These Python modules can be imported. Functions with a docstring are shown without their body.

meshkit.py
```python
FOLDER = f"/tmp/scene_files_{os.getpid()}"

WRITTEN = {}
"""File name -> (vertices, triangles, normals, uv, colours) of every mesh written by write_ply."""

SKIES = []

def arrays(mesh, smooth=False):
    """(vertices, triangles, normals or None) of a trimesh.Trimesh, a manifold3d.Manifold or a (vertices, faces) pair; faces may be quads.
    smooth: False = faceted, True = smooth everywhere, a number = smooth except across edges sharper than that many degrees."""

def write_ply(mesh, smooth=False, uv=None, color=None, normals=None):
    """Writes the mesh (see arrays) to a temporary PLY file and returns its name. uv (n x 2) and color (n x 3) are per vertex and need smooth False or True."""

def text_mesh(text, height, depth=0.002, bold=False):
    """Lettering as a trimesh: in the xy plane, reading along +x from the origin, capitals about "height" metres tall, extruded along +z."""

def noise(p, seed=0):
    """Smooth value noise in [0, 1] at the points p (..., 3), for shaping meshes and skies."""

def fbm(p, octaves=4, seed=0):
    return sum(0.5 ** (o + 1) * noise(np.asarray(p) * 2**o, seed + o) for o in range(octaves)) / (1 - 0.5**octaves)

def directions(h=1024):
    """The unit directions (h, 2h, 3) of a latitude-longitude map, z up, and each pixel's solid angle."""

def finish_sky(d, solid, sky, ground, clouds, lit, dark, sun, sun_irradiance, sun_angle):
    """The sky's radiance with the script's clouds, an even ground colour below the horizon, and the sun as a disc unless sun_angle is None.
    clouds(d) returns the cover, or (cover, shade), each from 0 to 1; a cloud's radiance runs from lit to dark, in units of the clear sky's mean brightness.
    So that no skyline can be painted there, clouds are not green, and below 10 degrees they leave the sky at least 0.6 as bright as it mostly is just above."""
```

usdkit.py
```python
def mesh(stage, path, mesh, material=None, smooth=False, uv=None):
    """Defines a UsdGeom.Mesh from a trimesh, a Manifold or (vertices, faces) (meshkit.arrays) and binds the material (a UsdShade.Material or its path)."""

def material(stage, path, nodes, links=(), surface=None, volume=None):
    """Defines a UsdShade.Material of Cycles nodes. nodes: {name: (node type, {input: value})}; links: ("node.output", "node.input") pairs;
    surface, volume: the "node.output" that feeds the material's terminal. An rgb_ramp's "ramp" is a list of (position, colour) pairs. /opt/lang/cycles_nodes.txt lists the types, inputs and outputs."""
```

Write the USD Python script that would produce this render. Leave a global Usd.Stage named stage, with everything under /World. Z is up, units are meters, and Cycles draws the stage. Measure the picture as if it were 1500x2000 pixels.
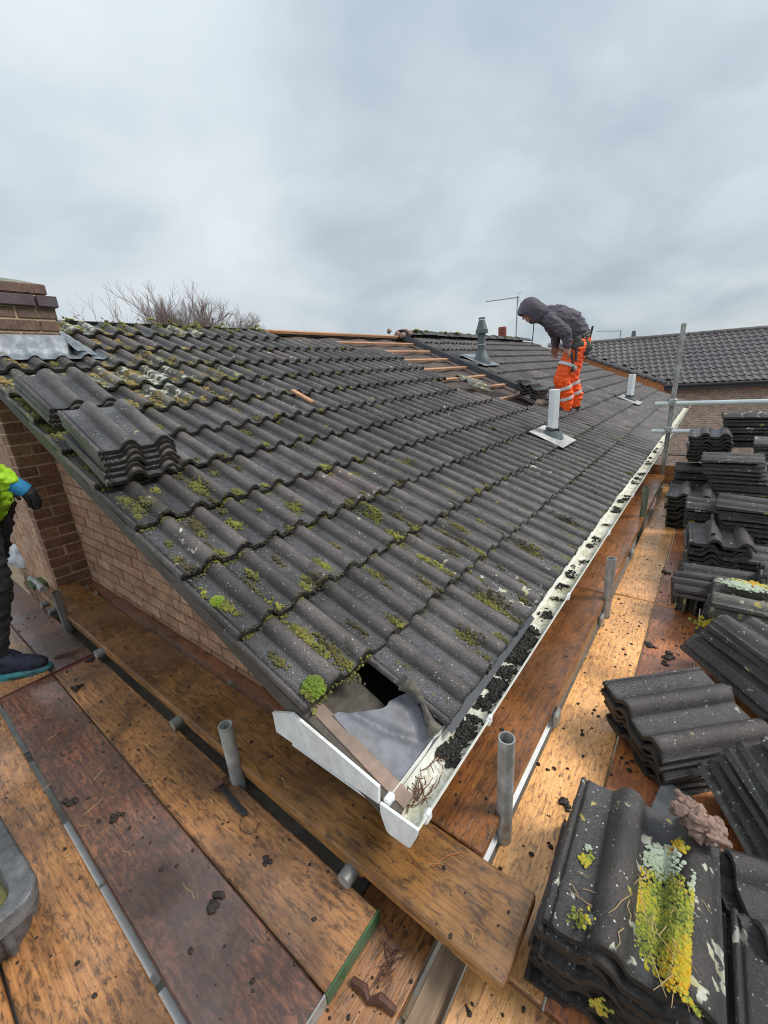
import math, numpy as np, trimesh, manifold3d as m3, usdkit
from meshkit import noise, fbm
from pxr import Usd, UsdGeom, UsdLux, UsdShade, Gf, Sdf, Vt

stage = Usd.Stage.CreateInMemory()
UsdGeom.SetStageUpAxis(stage, UsdGeom.Tokens.z)
UsdGeom.SetStageMetersPerUnit(stage, 1.0)
world = UsdGeom.Xform.Define(stage, '/World')
stage.SetDefaultPrim(world.GetPrim())
UsdGeom.Scope.Define(stage, '/World/Looks')

# ------------------------------------------------------------------ camera
YAW, PITCH, ROLL, FPX, EYE = math.radians(-38.804), math.radians(-18.131), math.radians(-4.035), 811.7, (0, 0, 1.39)
EXPOSURE = 1.04
_f = np.array([math.sin(YAW)*math.cos(PITCH), math.cos(YAW)*math.cos(PITCH), math.sin(PITCH)])
_r = np.array([math.cos(YAW), -math.sin(YAW), 0.0]); _u = np.cross(_r, _f)
_c, _s = math.cos(ROLL), math.sin(ROLL)
_r, _u = _c*_r + _s*_u, -_s*_r + _c*_u
cam = UsdGeom.Camera.Define(stage, '/World/camera')
cam.CreateHorizontalApertureAttr(36.0); cam.CreateVerticalApertureAttr(48.0)
cam.CreateFocalLengthAttr(36.0*FPX/1500)
cam.CreateClippingRangeAttr(Gf.Vec2f(0.02, 2000))
cam.CreateExposureAttr(EXPOSURE)
M = Gf.Matrix4d(*_r, 0, *_u, 0, *(-_f), 0, *EYE, 1)
cam.AddTransformOp().Set(M)

# ------------------------------------------------------------------ sky and sun (overcast)
SUN_EL, SUN_DIR = math.radians(48), np.array([0.75, 0.45])
SUN_ROT = math.atan2(SUN_DIR[0], SUN_DIR[1])
sky = UsdLux.DomeLight.Define(stage, '/World/sky')
sky.GetPrim().SetCustomDataByKey('kind', 'structure')
skymat = usdkit.material(stage, '/World/Looks/sky_overcast', {
    'tc': ('texture_coordinate', {}),
    'sep': ('separate_xyz', {}),
    'zden': ('math', {'math_type': 'add', 'value2': 0.35}),
    'dx': ('math', {'math_type': 'divide'}), 'dy': ('math', {'math_type': 'divide'}),
    'cmb': ('combine_xyz', {'z': 0.0}),
    'n1': ('noise_texture', {'scale': 1.8, 'detail': 4.5, 'roughness': 0.5, 'distortion': 0.25}),
    'n2': ('noise_texture', {'scale': 0.55, 'detail': 2.0, 'roughness': 0.5}),
    'mixn': ('mix_float', {'fac': 0.5}),
    'ramp': ('rgb_ramp', {'ramp': [(0.0, (0.35, 0.42, 0.495)), (0.37, (0.39, 0.465, 0.54)), (0.47, (0.52, 0.595, 0.66)), (0.56, (0.66, 0.72, 0.765)), (0.68, (0.80, 0.84, 0.87)), (1.0, (0.86, 0.89, 0.91))]}),
    'grad': ('map_range', {'range_type': 'linear', 'from_min': 0.0, 'from_max': 1.0, 'to_min': 6.6, 'to_max': 11.0, 'clamp': True}),
    'scl': ('vector_math', {'math_type': 'scale'}),
    'sky': ('sky_texture', {'sky_type': 'single_scattering', 'sun_disc': False, 'sun_elevation': SUN_EL, 'sun_rotation': SUN_ROT}),
    'mix': ('mix', {'fac': 0.93}),
    'bg': ('background_shader', {'strength': 0.066}),
}, [('tc.generated', 'sep.vector'), ('sep.z', 'zden.value1'), ('sep.x', 'dx.value1'), ('zden.value', 'dx.value2'),
    ('sep.y', 'dy.value1'), ('zden.value', 'dy.value2'), ('dx.value', 'cmb.x'), ('dy.value', 'cmb.y'),
    ('cmb.vector', 'n1.vector'), ('cmb.vector', 'n2.vector'), ('n1.fac', 'mixn.a'), ('n2.fac', 'mixn.b'), ('mixn.result', 'ramp.fac'),
    ('sep.z', 'grad.value'), ('ramp.color', 'scl.vector1'), ('grad.result', 'scl.scale'),
    ('sky.color', 'mix.color1'), ('scl.vector', 'mix.color2'), ('mix.color', 'bg.color')], surface='bg.background')
UsdShade.MaterialBindingAPI.Apply(sky.GetPrim()).Bind(skymat)
sun = UsdLux.DistantLight.Define(stage, '/World/sun')
sun.CreateIntensityAttr(0.4); sun.CreateAngleAttr(20.0); sun.CreateColorAttr(Gf.Vec3f(1.0, 0.97, 0.93))
sun.CreateNormalizeAttr(True)
_sd = np.array([SUN_DIR[0], SUN_DIR[1], 0]); _sd /= np.linalg.norm(_sd)
_sd = _sd*math.cos(SUN_EL) + np.array([0, 0, math.sin(SUN_EL)])
_z = _sd; _x = np.cross([0, 0, 1.0], _z); _x /= np.linalg.norm(_x); _y = np.cross(_z, _x)
sun.AddTransformOp().Set(Gf.Matrix4d(*_x, 0, *_y, 0, *_z, 0, 0, 0, 20, 1))
sun.GetPrim().SetCustomDataByKey('kind', 'structure')

# ------------------------------------------------------------------ helpers
rng = np.random.default_rng(7)
_used = {}
def path(parent, name):
    k = (str(parent), name); n = _used.get(k, 0); _used[k] = n+1
    return f'{parent}/{name}' if n == 0 else f'{parent}/{name}_{n:03d}'
def tag(o, label=None, cat=None, group=None, kind=None):
    p = o.GetPrim() if hasattr(o, 'GetPrim') else o
    for k, v in (('label', label), ('category', cat), ('group', group), ('kind', kind)):
        if v: p.SetCustomDataByKey(k, v)
    return p
def thing(name, label, cat, group=None, parent='/World'):
    x = UsdGeom.Xform.Define(stage, path(parent, name)); tag(x, label, cat, group); return str(x.GetPath())
def obj(name, mesh, mat, parent='/World', smooth=35, uv=None, label=None, cat=None, group=None, kind=None):
    if isinstance(mesh, list): mesh = trimesh.util.concatenate(mesh)
    m = usdkit.mesh(stage, path(parent, name), mesh, mat, smooth=smooth, uv=uv)
    tag(m, label, cat, group, kind); return str(m.GetPath())
def rot(yaw=0, tx=0, ty=0):
    """rotation: first tilt about local x (tx) and y (ty), then yaw about z; degrees"""
    a, b, c = map(math.radians, (yaw, tx, ty))
    Rz = np.array([[math.cos(a), -math.sin(a), 0], [math.sin(a), math.cos(a), 0], [0, 0, 1]])
    Rx = np.array([[1, 0, 0], [0, math.cos(b), -math.sin(b)], [0, math.sin(b), math.cos(b)]])
    Ry = np.array([[math.cos(c), 0, math.sin(c)], [0, 1, 0], [-math.sin(c), 0, math.cos(c)]])
    return Rz @ Rx @ Ry
def moved(mesh, R=None, t=(0, 0, 0)):
    v = np.asarray(mesh.vertices)
    if R is not None: v = v @ np.asarray(R).T
    return trimesh.Trimesh(v + np.asarray(t, float), mesh.faces, process=False)
_CH = None
def rbox(lo, hi, b=0.003):
    """box with chamfered edges between two corners"""
    lo, hi = np.minimum(lo, hi).astype(float), np.maximum(lo, hi).astype(float)
    c, h = (lo+hi)/2, (hi-lo)/2; b = min(b, *(h*0.8))
    global _CH
    S = np.array([(x, y, z) for x in (-1, 1) for y in (-1, 1) for z in (-1, 1)], float)
    if _CH is None:
        pts = np.vstack([S*(np.array([1, 1, 1])-0.2*np.eye(3)[k]*0 - 0.2*(1-np.eye(3)[k])) for k in range(3)])
        hull = trimesh.convex.convex_hull(pts)
        # vertex order may differ: map hull verts back to (corner, axis)
        idx = [int(np.argmin(np.linalg.norm(pts-v, axis=1))) for v in hull.vertices]
        _CH = (np.array(idx), hull.faces.copy())
    idx, F = _CH
    V = np.vstack([S*(h - b*(1-np.eye(3)[k])) for k in range(3)])
    return trimesh.Trimesh(V[idx]+c, F, process=False)
def frame(d):
    d = np.asarray(d, float)/np.linalg.norm(d)
    a = np.array([0, 0, 1.0]) if abs(d[2]) < 0.9 else np.array([1.0, 0, 0])
    x = np.cross(a, d); x /= np.linalg.norm(x); return x, np.cross(d, x), d
def tube(p0, p1, r0, r1=None, n=12, caps=True):
    r1 = r0 if r1 is None else r1
    return sweep([p0, p1], [r0, r1], n, caps)
def sweep(P, R, n=8, caps=True):
    P = np.asarray(P, float); R = np.broadcast_to(np.asarray(R, float), (len(P),))
    V, F = [], []; x = None
    for i in range(len(P)):
        d = P[min(i+1, len(P)-1)] - P[max(i-1, 0)]
        if x is None: x, y, d = frame(d)
        else:
            d = d/np.linalg.norm(d); x = x - d*(x@d); x /= np.linalg.norm(x); y = np.cross(d, x)
        a = np.linspace(0, 2*math.pi, n, endpoint=False)
        V.append(P[i] + R[i]*(np.cos(a)[:, None]*x + np.sin(a)[:, None]*y))
    for i in range(len(P)-1):
        for k in range(n):
            a, b = i*n+k, i*n+(k+1) % n
            F += [(a, b, b+n), (a, b+n, a+n)]
    V = np.vstack(V); nv = len(V)
    if caps:
        V = np.vstack([V, V[:n], V[-n:], P[0], P[-1]]) if n else V
        c0, c1 = nv+2*n, nv+2*n+1
        for k in range(n):
            F.append((nv+(k+1) % n, nv+k, c0)); F.append((nv+n+k, nv+n+(k+1) % n, c1))
    return trimesh.Trimesh(V, F, process=False)
def pipe(p0, p1, r, wall=0.004, n=20):
    """open steel tube standing along z or any axis, hollow at the far end"""
    p0, p1 = np.asarray(p0, float), np.asarray(p1, float); d = (p1-p0)/np.linalg.norm(p1-p0)
    a = sweep([p0, p1], r, n, caps=False); b = sweep([p1, p1-d*min(0.15, np.linalg.norm(p1-p0)*.9)], r-wall, n, caps=True); b = trimesh.Trimesh(b.vertices, np.vstack([b.faces[:2*n], b.faces[2*n+1::2]]), process=False)
    b2 = trimesh.Trimesh(b.vertices, b.faces[:2*n*1], process=False)   # inner wall (faces already point inwards by the reversed sweep)
    x, y, _ = frame(d); t = np.linspace(0, 2*math.pi, n, endpoint=False)
    ring = lambda q: p1 + q*(np.cos(t)[:, None]*x + np.sin(t)[:, None]*y)
    V = np.vstack([ring(r), ring(r-wall)]); F = []
    for k in range(n):
        j = (k+1) % n; F += [(k, j, n+j), (k, n+j, n+k)]
    bot = b.faces[2*n:]
    return trimesh.util.concatenate([a, b, trimesh.Trimesh(V, F, process=False)])
def prism(poly, axis, lo, hi):
    """extrude a 2D polygon. axis 'y': poly is (x,z), swept from y=lo to hi; axis 'x': poly is (y,z); axis 'z': poly is (x,y)"""
    from shapely.geometry import Polygon
    m = trimesh.creation.extrude_polygon(Polygon(poly), hi-lo, engine='earcut'); v = m.vertices
    a, b, t = v[:, 0], v[:, 1], v[:, 2]+lo
    V = {'y': np.c_[a, t, b], 'x': np.c_[t, a, b], 'z': np.c_[a, b, t]}[axis]
    out = trimesh.Trimesh(V, m.faces, process=False)
    if axis == 'y': out.invert()
    return out
def sheet(poly_path, axis, lo, hi, th):
    """thin folded sheet following an open 2D path, thickness th"""
    from shapely.geometry import LineString
    g = LineString(poly_path).buffer(th/2, cap_style=2, join_style=1, quad_segs=3)
    return prism(list(g.exterior.coords)[:-1], axis, lo, hi)
ICO0, ICO1, ICO2 = (trimesh.creation.icosphere(subdivisions=k) for k in (0, 1, 2))
ICV, ICF = ICO0.vertices, ICO0.faces
def blob(c, r, s=(1, 1, 1), base=None, seed=0, amp=0.35, R=None):
    base = ICO1 if base is None else base
    v = base.vertices*(1 + amp*(noise(base.vertices*1.7+seed*3.1+10, seed)[:, None]-0.5)*2)
    v = v*np.asarray(s)*r
    if R is not None: v = v @ np.asarray(R).T
    return trimesh.Trimesh(v+np.asarray(c), base.faces, process=False)
def many(meshes):
    return trimesh.util.concatenate(meshes)

# ------------------------------------------------------------------ materials
def mat(name, nodes, links, surface='p.BSDF'):
    return usdkit.material(stage, '/World/Looks/'+name, nodes, links, surface)
def plain(name, col, rough=0.6, metal=0.0, var=0.25, scale=30.0, bump=0.25, dist=0.003, spec=0.5, col2=None, stretch=(1, 1, 1)):
    c = np.array(col); c2 = np.array(col2) if col2 is not None else c*(1-var*1.4)
    return mat(name, {
        'g': ('geometry', {}), 'mp': ('mapping', {'scale': stretch}),
        'n': ('noise_texture', {'scale': scale, 'detail': 5.0, 'roughness': 0.62}),
        'n2': ('noise_texture', {'scale': scale*0.13, 'detail': 3.0}),
        'm': ('mix_float', {'fac': 0.45}),
        'r': ('rgb_ramp', {'ramp': [(0.3, tuple(c2)), (0.5, tuple((c+c2)/2*1.02)), (0.68, tuple(np.minimum(c*(1+var*0.5), 1)))]}),
        'rr': ('map_range', {'from_min': 0.3, 'from_max': 0.7, 'to_min': max(rough-0.13, 0.05), 'to_max': min(rough+0.13, 1)}),
        'b': ('bump', {'strength': bump, 'distance': dist}),
        'p': ('principled_bsdf', {'metallic': metal, 'specular_ior_level': spec}),
    }, [('g.position', 'mp.vector'), ('mp.vector', 'n.vector'), ('mp.vector', 'n2.vector'), ('n.fac', 'm.a'), ('n2.fac', 'm.b'),
        ('m.result', 'r.fac'), ('r.color', 'p.base_color'), ('n2.fac', 'rr.value'), ('rr.result', 'p.roughness'), ('n.fac', 'b.height'), ('b.normal', 'p.normal')])

def tile_mat(name, roll, pan, dirt=0.5, lichen=0.0, speck=1.0, rough=(0.18, 0.46), use_random=True):
    """weathered granular concrete tile: dark wet pans, paler rolls, white grit, dark algae, lichen"""
    nodes = {
        'g': ('geometry', {}), 'tc': ('texture_coordinate', {}), 'oi': ('object_info', {}),
        'su': ('separate_xyz', {}),
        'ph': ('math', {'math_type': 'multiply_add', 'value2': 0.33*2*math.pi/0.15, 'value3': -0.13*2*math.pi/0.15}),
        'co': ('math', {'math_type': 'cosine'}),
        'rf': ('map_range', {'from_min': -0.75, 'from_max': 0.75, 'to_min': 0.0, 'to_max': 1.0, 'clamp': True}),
        'big': ('noise_texture', {'scale': 4.5, 'detail': 4.0, 'roughness': 0.6}),
        'mid': ('noise_texture', {'scale': 38.0, 'detail': 5.0, 'roughness': 0.65}),
        'fin': ('noise_texture', {'scale': 170.0, 'detail': 5.0, 'roughness': 0.75}),
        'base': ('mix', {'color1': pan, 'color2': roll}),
        'bm': ('map_range', {'from_min': 0.3, 'from_max': 0.72, 'to_min': 0.5, 'to_max': 1.5}),
        'fm': ('map_range', {'from_min': 0.34, 'from_max': 0.66, 'to_min': 0.4, 'to_max': 1.65}),
        'rm': ('map_range', {'from_min': 0.0, 'from_max': 1.0, 'to_min': 0.72, 'to_max': 1.22}),
        'm1': ('math', {'math_type': 'multiply'}), 'm2': ('math', {'math_type': 'multiply'}),
        'sc': ('vector_math', {'math_type': 'scale'}),
        # grit
        'vor': ('voronoi_texture', {'scale': 120.0, 'feature': 'f1'}),
        'sepc': ('separate_color', {}),
        'pick': ('math', {'math_type': 'greater_than', 'value2': 0.84}),
        'near': ('math', {'math_type': 'less_than'}), 'nv': ('map_range', {'from_min': 0.0, 'from_max': 1.0, 'to_min': 0.06, 'to_max': 0.34}),
        'grit': ('math', {'math_type': 'multiply'}),
        'gw': ('math', {'math_type': 'multiply', 'value2': 0.75*speck}),
        'wg': ('mix', {'color2': (0.55, 0.54, 0.50)}),
        # algae / dirt
        'dn': ('noise_texture', {'scale': 17.0, 'detail': 5.0, 'roughness': 0.7}),
        'dr': ('map_range', {'from_min': 0.56, 'from_max': 0.66, 'to_min': 0.0, 'to_max': dirt, 'clamp': True}),
        'wd': ('mix', {'color2': (0.022, 0.021, 0.013)}),
        # pale lichen spots
        'ln': ('noise_texture', {'scale': 26.0, 'detail': 3.0, 'roughness': 0.55}),
        'lb': ('noise_texture', {'scale': 1.6, 'detail': 2.0}),
        'ladd': ('math', {'math_type': 'multiply_add', 'value2': 0.5, 'value3': 0.0}),
        'lr': ('map_range', {'from_min': 0.93-lichen, 'from_max': 0.96-lichen, 'to_min': 0.0, 'to_max': 0.9, 'clamp': True}),
        'lc': ('rgb_ramp', {'ramp': [(0.35, (0.42, 0.46, 0.38)), (0.5, (0.5, 0.5, 0.40)), (0.58, (0.42, 0.33, 0.06)), (0.7, (0.30, 0.30, 0.05))]}),
        'wl': ('mix', {}),
        'ft': ('rgb_ramp', {'ramp': [(0.0, (1.12, 1.12, 1.12)), (0.22, (1.0, 1.0, 1.0)), (0.40, (0.42, 0.41, 0.40)), (0.52, (0.62, 0.6, 0.58)), (0.70, (1.0, 1.0, 1.0)), (1.0, (1.12, 1.1, 1.08))]}),  # roll feet darkened, crests lightened: shading of the rolls put into the colour
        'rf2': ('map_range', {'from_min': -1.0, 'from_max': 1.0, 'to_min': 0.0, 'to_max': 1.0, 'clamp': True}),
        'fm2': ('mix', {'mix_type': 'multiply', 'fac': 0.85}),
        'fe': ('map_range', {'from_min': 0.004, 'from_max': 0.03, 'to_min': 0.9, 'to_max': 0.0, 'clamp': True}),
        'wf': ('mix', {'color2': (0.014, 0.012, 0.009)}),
        'hd': ('map_range', {'from_min': 0.83, 'from_max': 0.85, 'to_min': 0.0, 'to_max': 0.3, 'clamp': True}),
        'wh': ('mix', {'color2': tuple(np.array(pan)*2.2)}),
        'ro': ('map_range', {'from_min': 0.0, 'from_max': 1.0, 'to_min': rough[0], 'to_max': rough[1]}),
        'ra': ('math', {'math_type': 'multiply_add', 'value2': 0.35, 'value3': -0.17}),
        'rs': ('math', {'math_type': 'add'}),
        'hb': ('math', {'math_type': 'multiply_add', 'value2': 0.8}),
        'b': ('bump', {'strength': 0.75, 'distance': 0.0045}),
        'p': ('principled_bsdf', {'specular_ior_level': 0.5}),
    }
    links = [('tc.UV', 'su.vector'), ('su.x', 'ph.value1'), ('ph.value', 'co.value1'), ('co.value', 'rf.value'),
        ('g.position', 'big.vector'), ('g.position', 'mid.vector'), ('g.position', 'fin.vector'), ('g.position', 'vor.vector'), ('g.position', 'dn.vector'),
        ('g.position', 'ln.vector'), ('g.position', 'lb.vector'),
        ('rf.result', 'base.fac'), ('big.fac', 'bm.value'), ('fin.fac', 'fm.value'), ('oi.random', 'rm.value'),
        ('bm.result', 'm1.value1'), ('fm.result', 'm1.value2'), ('m1.value', 'm2.value1'), ('rm.result', 'm2.value2'),
        ('base.color', 'sc.vector1'), ('m2.value', 'sc.scale'),
        ('vor.color', 'sepc.color'), ('sepc.r', 'pick.value1'), ('vor.distance', 'near.value1'), ('sepc.g', 'nv.value'), ('nv.result', 'near.value2'), ('pick.value', 'grit.value1'), ('near.value', 'grit.value2'),
        ('grit.value', 'gw.value1'), ('gw.value', 'wg.fac'), ('sc.vector', 'wg.color1'),
        ('dn.fac', 'dr.value'), ('dr.result', 'wd.fac'), ('wg.color', 'wd.color1'),
        ('lb.fac', 'ladd.value1'), ('ln.fac', 'ladd.value3'), ('ladd.value', 'lr.value'), ('lr.result', 'wl.fac'), ('wd.color', 'wl.color1'), ('big.fac', 'lc.fac'), ('lc.color', 'wl.color2'),
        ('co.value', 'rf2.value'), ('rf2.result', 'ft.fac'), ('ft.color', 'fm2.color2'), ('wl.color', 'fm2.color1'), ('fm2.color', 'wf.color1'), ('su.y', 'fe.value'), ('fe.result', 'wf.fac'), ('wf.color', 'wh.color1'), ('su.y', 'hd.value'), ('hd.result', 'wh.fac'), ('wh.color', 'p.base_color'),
        ('rf.result', 'ro.value'), ('mid.fac', 'ra.value1'), ('ro.result', 'rs.value1'), ('ra.value', 'rs.value2'), ('rs.value', 'p.roughness'),
        ('mid.fac', 'hb.value1'), ('fin.fac', 'hb.value3'), ('hb.value', 'b.height'), ('b.normal', 'p.normal')]
    return mat(name, nodes, links)

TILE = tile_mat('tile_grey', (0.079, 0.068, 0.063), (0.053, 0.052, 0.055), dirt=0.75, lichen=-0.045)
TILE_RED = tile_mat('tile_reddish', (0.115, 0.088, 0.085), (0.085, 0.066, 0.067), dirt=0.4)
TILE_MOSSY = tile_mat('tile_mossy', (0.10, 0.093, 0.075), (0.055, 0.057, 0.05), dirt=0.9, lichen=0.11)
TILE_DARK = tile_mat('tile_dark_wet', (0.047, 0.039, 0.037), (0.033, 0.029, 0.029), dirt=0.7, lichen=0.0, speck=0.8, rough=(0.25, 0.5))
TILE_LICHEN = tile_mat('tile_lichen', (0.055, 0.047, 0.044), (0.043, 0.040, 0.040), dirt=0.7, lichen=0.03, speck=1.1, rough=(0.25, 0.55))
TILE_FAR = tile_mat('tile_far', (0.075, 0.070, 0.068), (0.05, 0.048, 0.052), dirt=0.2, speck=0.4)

def wood_mat(name, light, dark, mud=(0.055, 0.033, 0.02), axis='x', mudamt=0.5, rough=0.28, cell=1.0, spt=0.49):
    st = (0.7, 18.0, 18.0) if axis == 'x' else (18.0, 0.7, 18.0)
    st2 = (4.5, 15.0, 15.0) if axis == 'x' else (15.0, 4.5, 15.0)
    return mat(name, {
        'g': ('geometry', {}), 'oi': ('object_info', {}),
        'off': ('vector_math', {'math_type': 'scale', 'vector1': (7.0, 3.0, 1.0)}),
        'add': ('vector_math', {'math_type': 'add'}),
        'mp': ('mapping', {'scale': st}), 'mp2': ('mapping', {'scale': st2}),
        'gr': ('noise_texture', {'scale': 5.0, 'detail': 6.0, 'roughness': 0.62, 'distortion': 1.1}),
        'bl': ('noise_texture', {'scale': 2.6, 'detail': 5.0, 'roughness': 0.62, 'distortion': 0.6}),
        'sp': ('noise_texture', {'scale': 3.4*cell, 'detail': 7.0, 'roughness': 0.78, 'distortion': 0.5}),
        'sp2': ('noise_texture', {'scale': 34.0, 'detail': 5.0, 'roughness': 0.7}),
        'wet': ('noise_texture', {'scale': 3.3, 'detail': 4.0, 'roughness': 0.6}),
        'c1': ('rgb_ramp', {'ramp': [(0.28, dark), (0.48, tuple((np.array(light)+np.array(dark))*0.5)), (0.66, light)]}),
        'mr': ('map_range', {'from_min': 0.44, 'from_max': 0.60, 'to_min': 0.0, 'to_max': mudamt, 'clamp': True}),
        'm1': ('mix', {'color2': mud}),
        'sr': ('map_range', {'from_min': spt, 'from_max': spt+0.12, 'to_min': 0.0, 'to_max': 0.85, 'clamp': True}),
        'm2': ('mix', {'color2': tuple(np.array(mud)*0.85)}),
        'fr': ('map_range', {'from_min': 0.66, 'from_max': 0.74, 'to_min': 0.0, 'to_max': 0.6, 'clamp': True}),
        'm3': ('mix', {'color2': (0.018, 0.012, 0.008)}),
        'rm': ('map_range', {'from_min': 0.0, 'from_max': 1.0, 'to_min': 0.82, 'to_max': 1.15}),
        'tn': ('map_range', {'from_min': 0.32, 'from_max': 0.68, 'to_min': 0.78, 'to_max': 1.3}), 'tm': ('math', {'math_type': 'multiply'}),
        'sc': ('vector_math', {'math_type': 'scale'}),
        'ro': ('map_range', {'from_min': 0.35, 'from_max': 0.65, 'to_min': rough-0.2, 'to_max': rough+0.22}),
        'h': ('math', {'math_type': 'multiply_add', 'value2': 0.6}),
        'b': ('bump', {'strength': 0.6, 'distance': 0.004}),
        'p': ('principled_bsdf', {'specular_ior_level': 0.5, 'coat_roughness': 0.16}),
        'nz': ('separate_xyz', {}), 'nm': ('map_range', {'from_min': 0.5, 'from_max': 0.95, 'to_min': 0.0, 'to_max': 1.0, 'clamp': True}), 'cm': ('math', {'math_type': 'multiply'}),
        'cw': ('map_range', {'from_min': 0.38, 'from_max': 0.60, 'to_min': 0.1, 'to_max': 0.8, 'clamp': True}),
    }, [('wet.fac', 'cw.value'), ('g.true_normal', 'nz.vector'), ('nz.z', 'nm.value'), ('nm.result', 'cm.value1'), ('cw.result', 'cm.value2'), ('cm.value', 'p.coat_weight'), ('oi.random', 'off.scale'), ('g.position', 'add.vector1'), ('off.vector', 'add.vector2'), ('add.vector', 'mp.vector'), ('add.vector', 'mp2.vector'),
        ('mp.vector', 'gr.vector'), ('add.vector', 'bl.vector'), ('mp2.vector', 'sp.vector'), ('add.vector', 'sp2.vector'), ('add.vector', 'wet.vector'),
        ('gr.fac', 'c1.fac'), ('bl.fac', 'mr.value'), ('mr.result', 'm1.fac'), ('c1.color', 'm1.color1'),
        ('sp.fac', 'sr.value'), ('sr.result', 'm2.fac'), ('m1.color', 'm2.color1'),
        ('sp2.fac', 'fr.value'), ('fr.result', 'm3.fac'), ('m2.color', 'm3.color1'),
        ('oi.random', 'rm.value'), ('m3.color', 'sc.vector1'), ('wet.fac', 'tn.value'), ('tn.result', 'tm.value1'), ('rm.result', 'tm.value2'), ('tm.value', 'sc.scale'), ('sc.vector', 'p.base_color'),
        ('wet.fac', 'ro.value'), ('ro.result', 'p.roughness'), ('sp.fac', 'h.value1'), ('gr.fac', 'h.value3'), ('h.value', 'b.height'), ('b.normal', 'p.normal')])

WX_BROWN = wood_mat('board_brown_x', (0.38, 0.18, 0.052), (0.18, 0.078, 0.024), mud=(0.07, 0.038, 0.02), axis='x', mudamt=0.6)
WX_TAN = wood_mat('board_tan_x', (0.54, 0.255, 0.092), (0.27, 0.115, 0.042), mud=(0.075, 0.042, 0.026), axis='x', mudamt=0.62, cell=1.5, spt=0.48)
WX_DARK = wood_mat('board_dark_x', (0.30, 0.125, 0.068), (0.15, 0.066, 0.044), mud=(0.072, 0.046, 0.040), axis='x', mudamt=0.8, cell=1.6, spt=0.43)
WY_BROWN = wood_mat('board_brown_y', (0.34, 0.125, 0.030), (0.15, 0.05, 0.012), mud=(0.065, 0.03, 0.014), axis='y', mudamt=0.5)
WY_TAN = wood_mat('board_tan_y', (0.88, 0.46, 0.165), (0.55, 0.25, 0.08), mud=(0.15, 0.075, 0.038), axis='y', mudamt=0.42, cell=1.7, spt=0.50)
WY_RED = wood_mat('board_red_y', (0.58, 0.205, 0.058), (0.33, 0.11, 0.04), mud=(0.10, 0.05, 0.036), axis='y', mudamt=0.6, cell=1.5)
LATH = plain('lath_wood', (0.52, 0.27, 0.14), 0.55, var=0.35, scale=14, stretch=(6, 1, 6))
TIMBER_GREY = plain('timber_grey', (0.30, 0.20, 0.12), 0.6, var=0.4, scale=12, stretch=(10, 1, 10))
GALV = plain('galvanised_steel', (0.40, 0.42, 0.41), 0.45, metal=0.5, var=0.4, scale=20, bump=0.25, dist=0.001, col2=(0.16, 0.14, 0.115))
GALV_PALE = plain('galvanised_pale', (0.62, 0.68, 0.66), 0.4, metal=0.35, var=0.15, scale=20, bump=0.1, dist=0.001)
GALV_GREEN = plain('tube_green_stained', (0.16, 0.19, 0.13), 0.5, metal=0.3, var=0.4, scale=18)
RUST = plain('rusty_iron', (0.13, 0.05, 0.03), 0.7, var=0.5, scale=60)
BLACKM = plain('black_metal', (0.02, 0.021, 0.023), 0.42, var=0.3, scale=60)
GREENP = plain('green_band_paint', (0.04, 0.12, 0.045), 0.5, var=0.6, scale=50, col2=(0.03, 0.06, 0.025))
REDP = plain('red_band_paint', (0.28, 0.035, 0.03), 0.55, var=0.5, scale=60, col2=(0.06, 0.03, 0.025))
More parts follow.
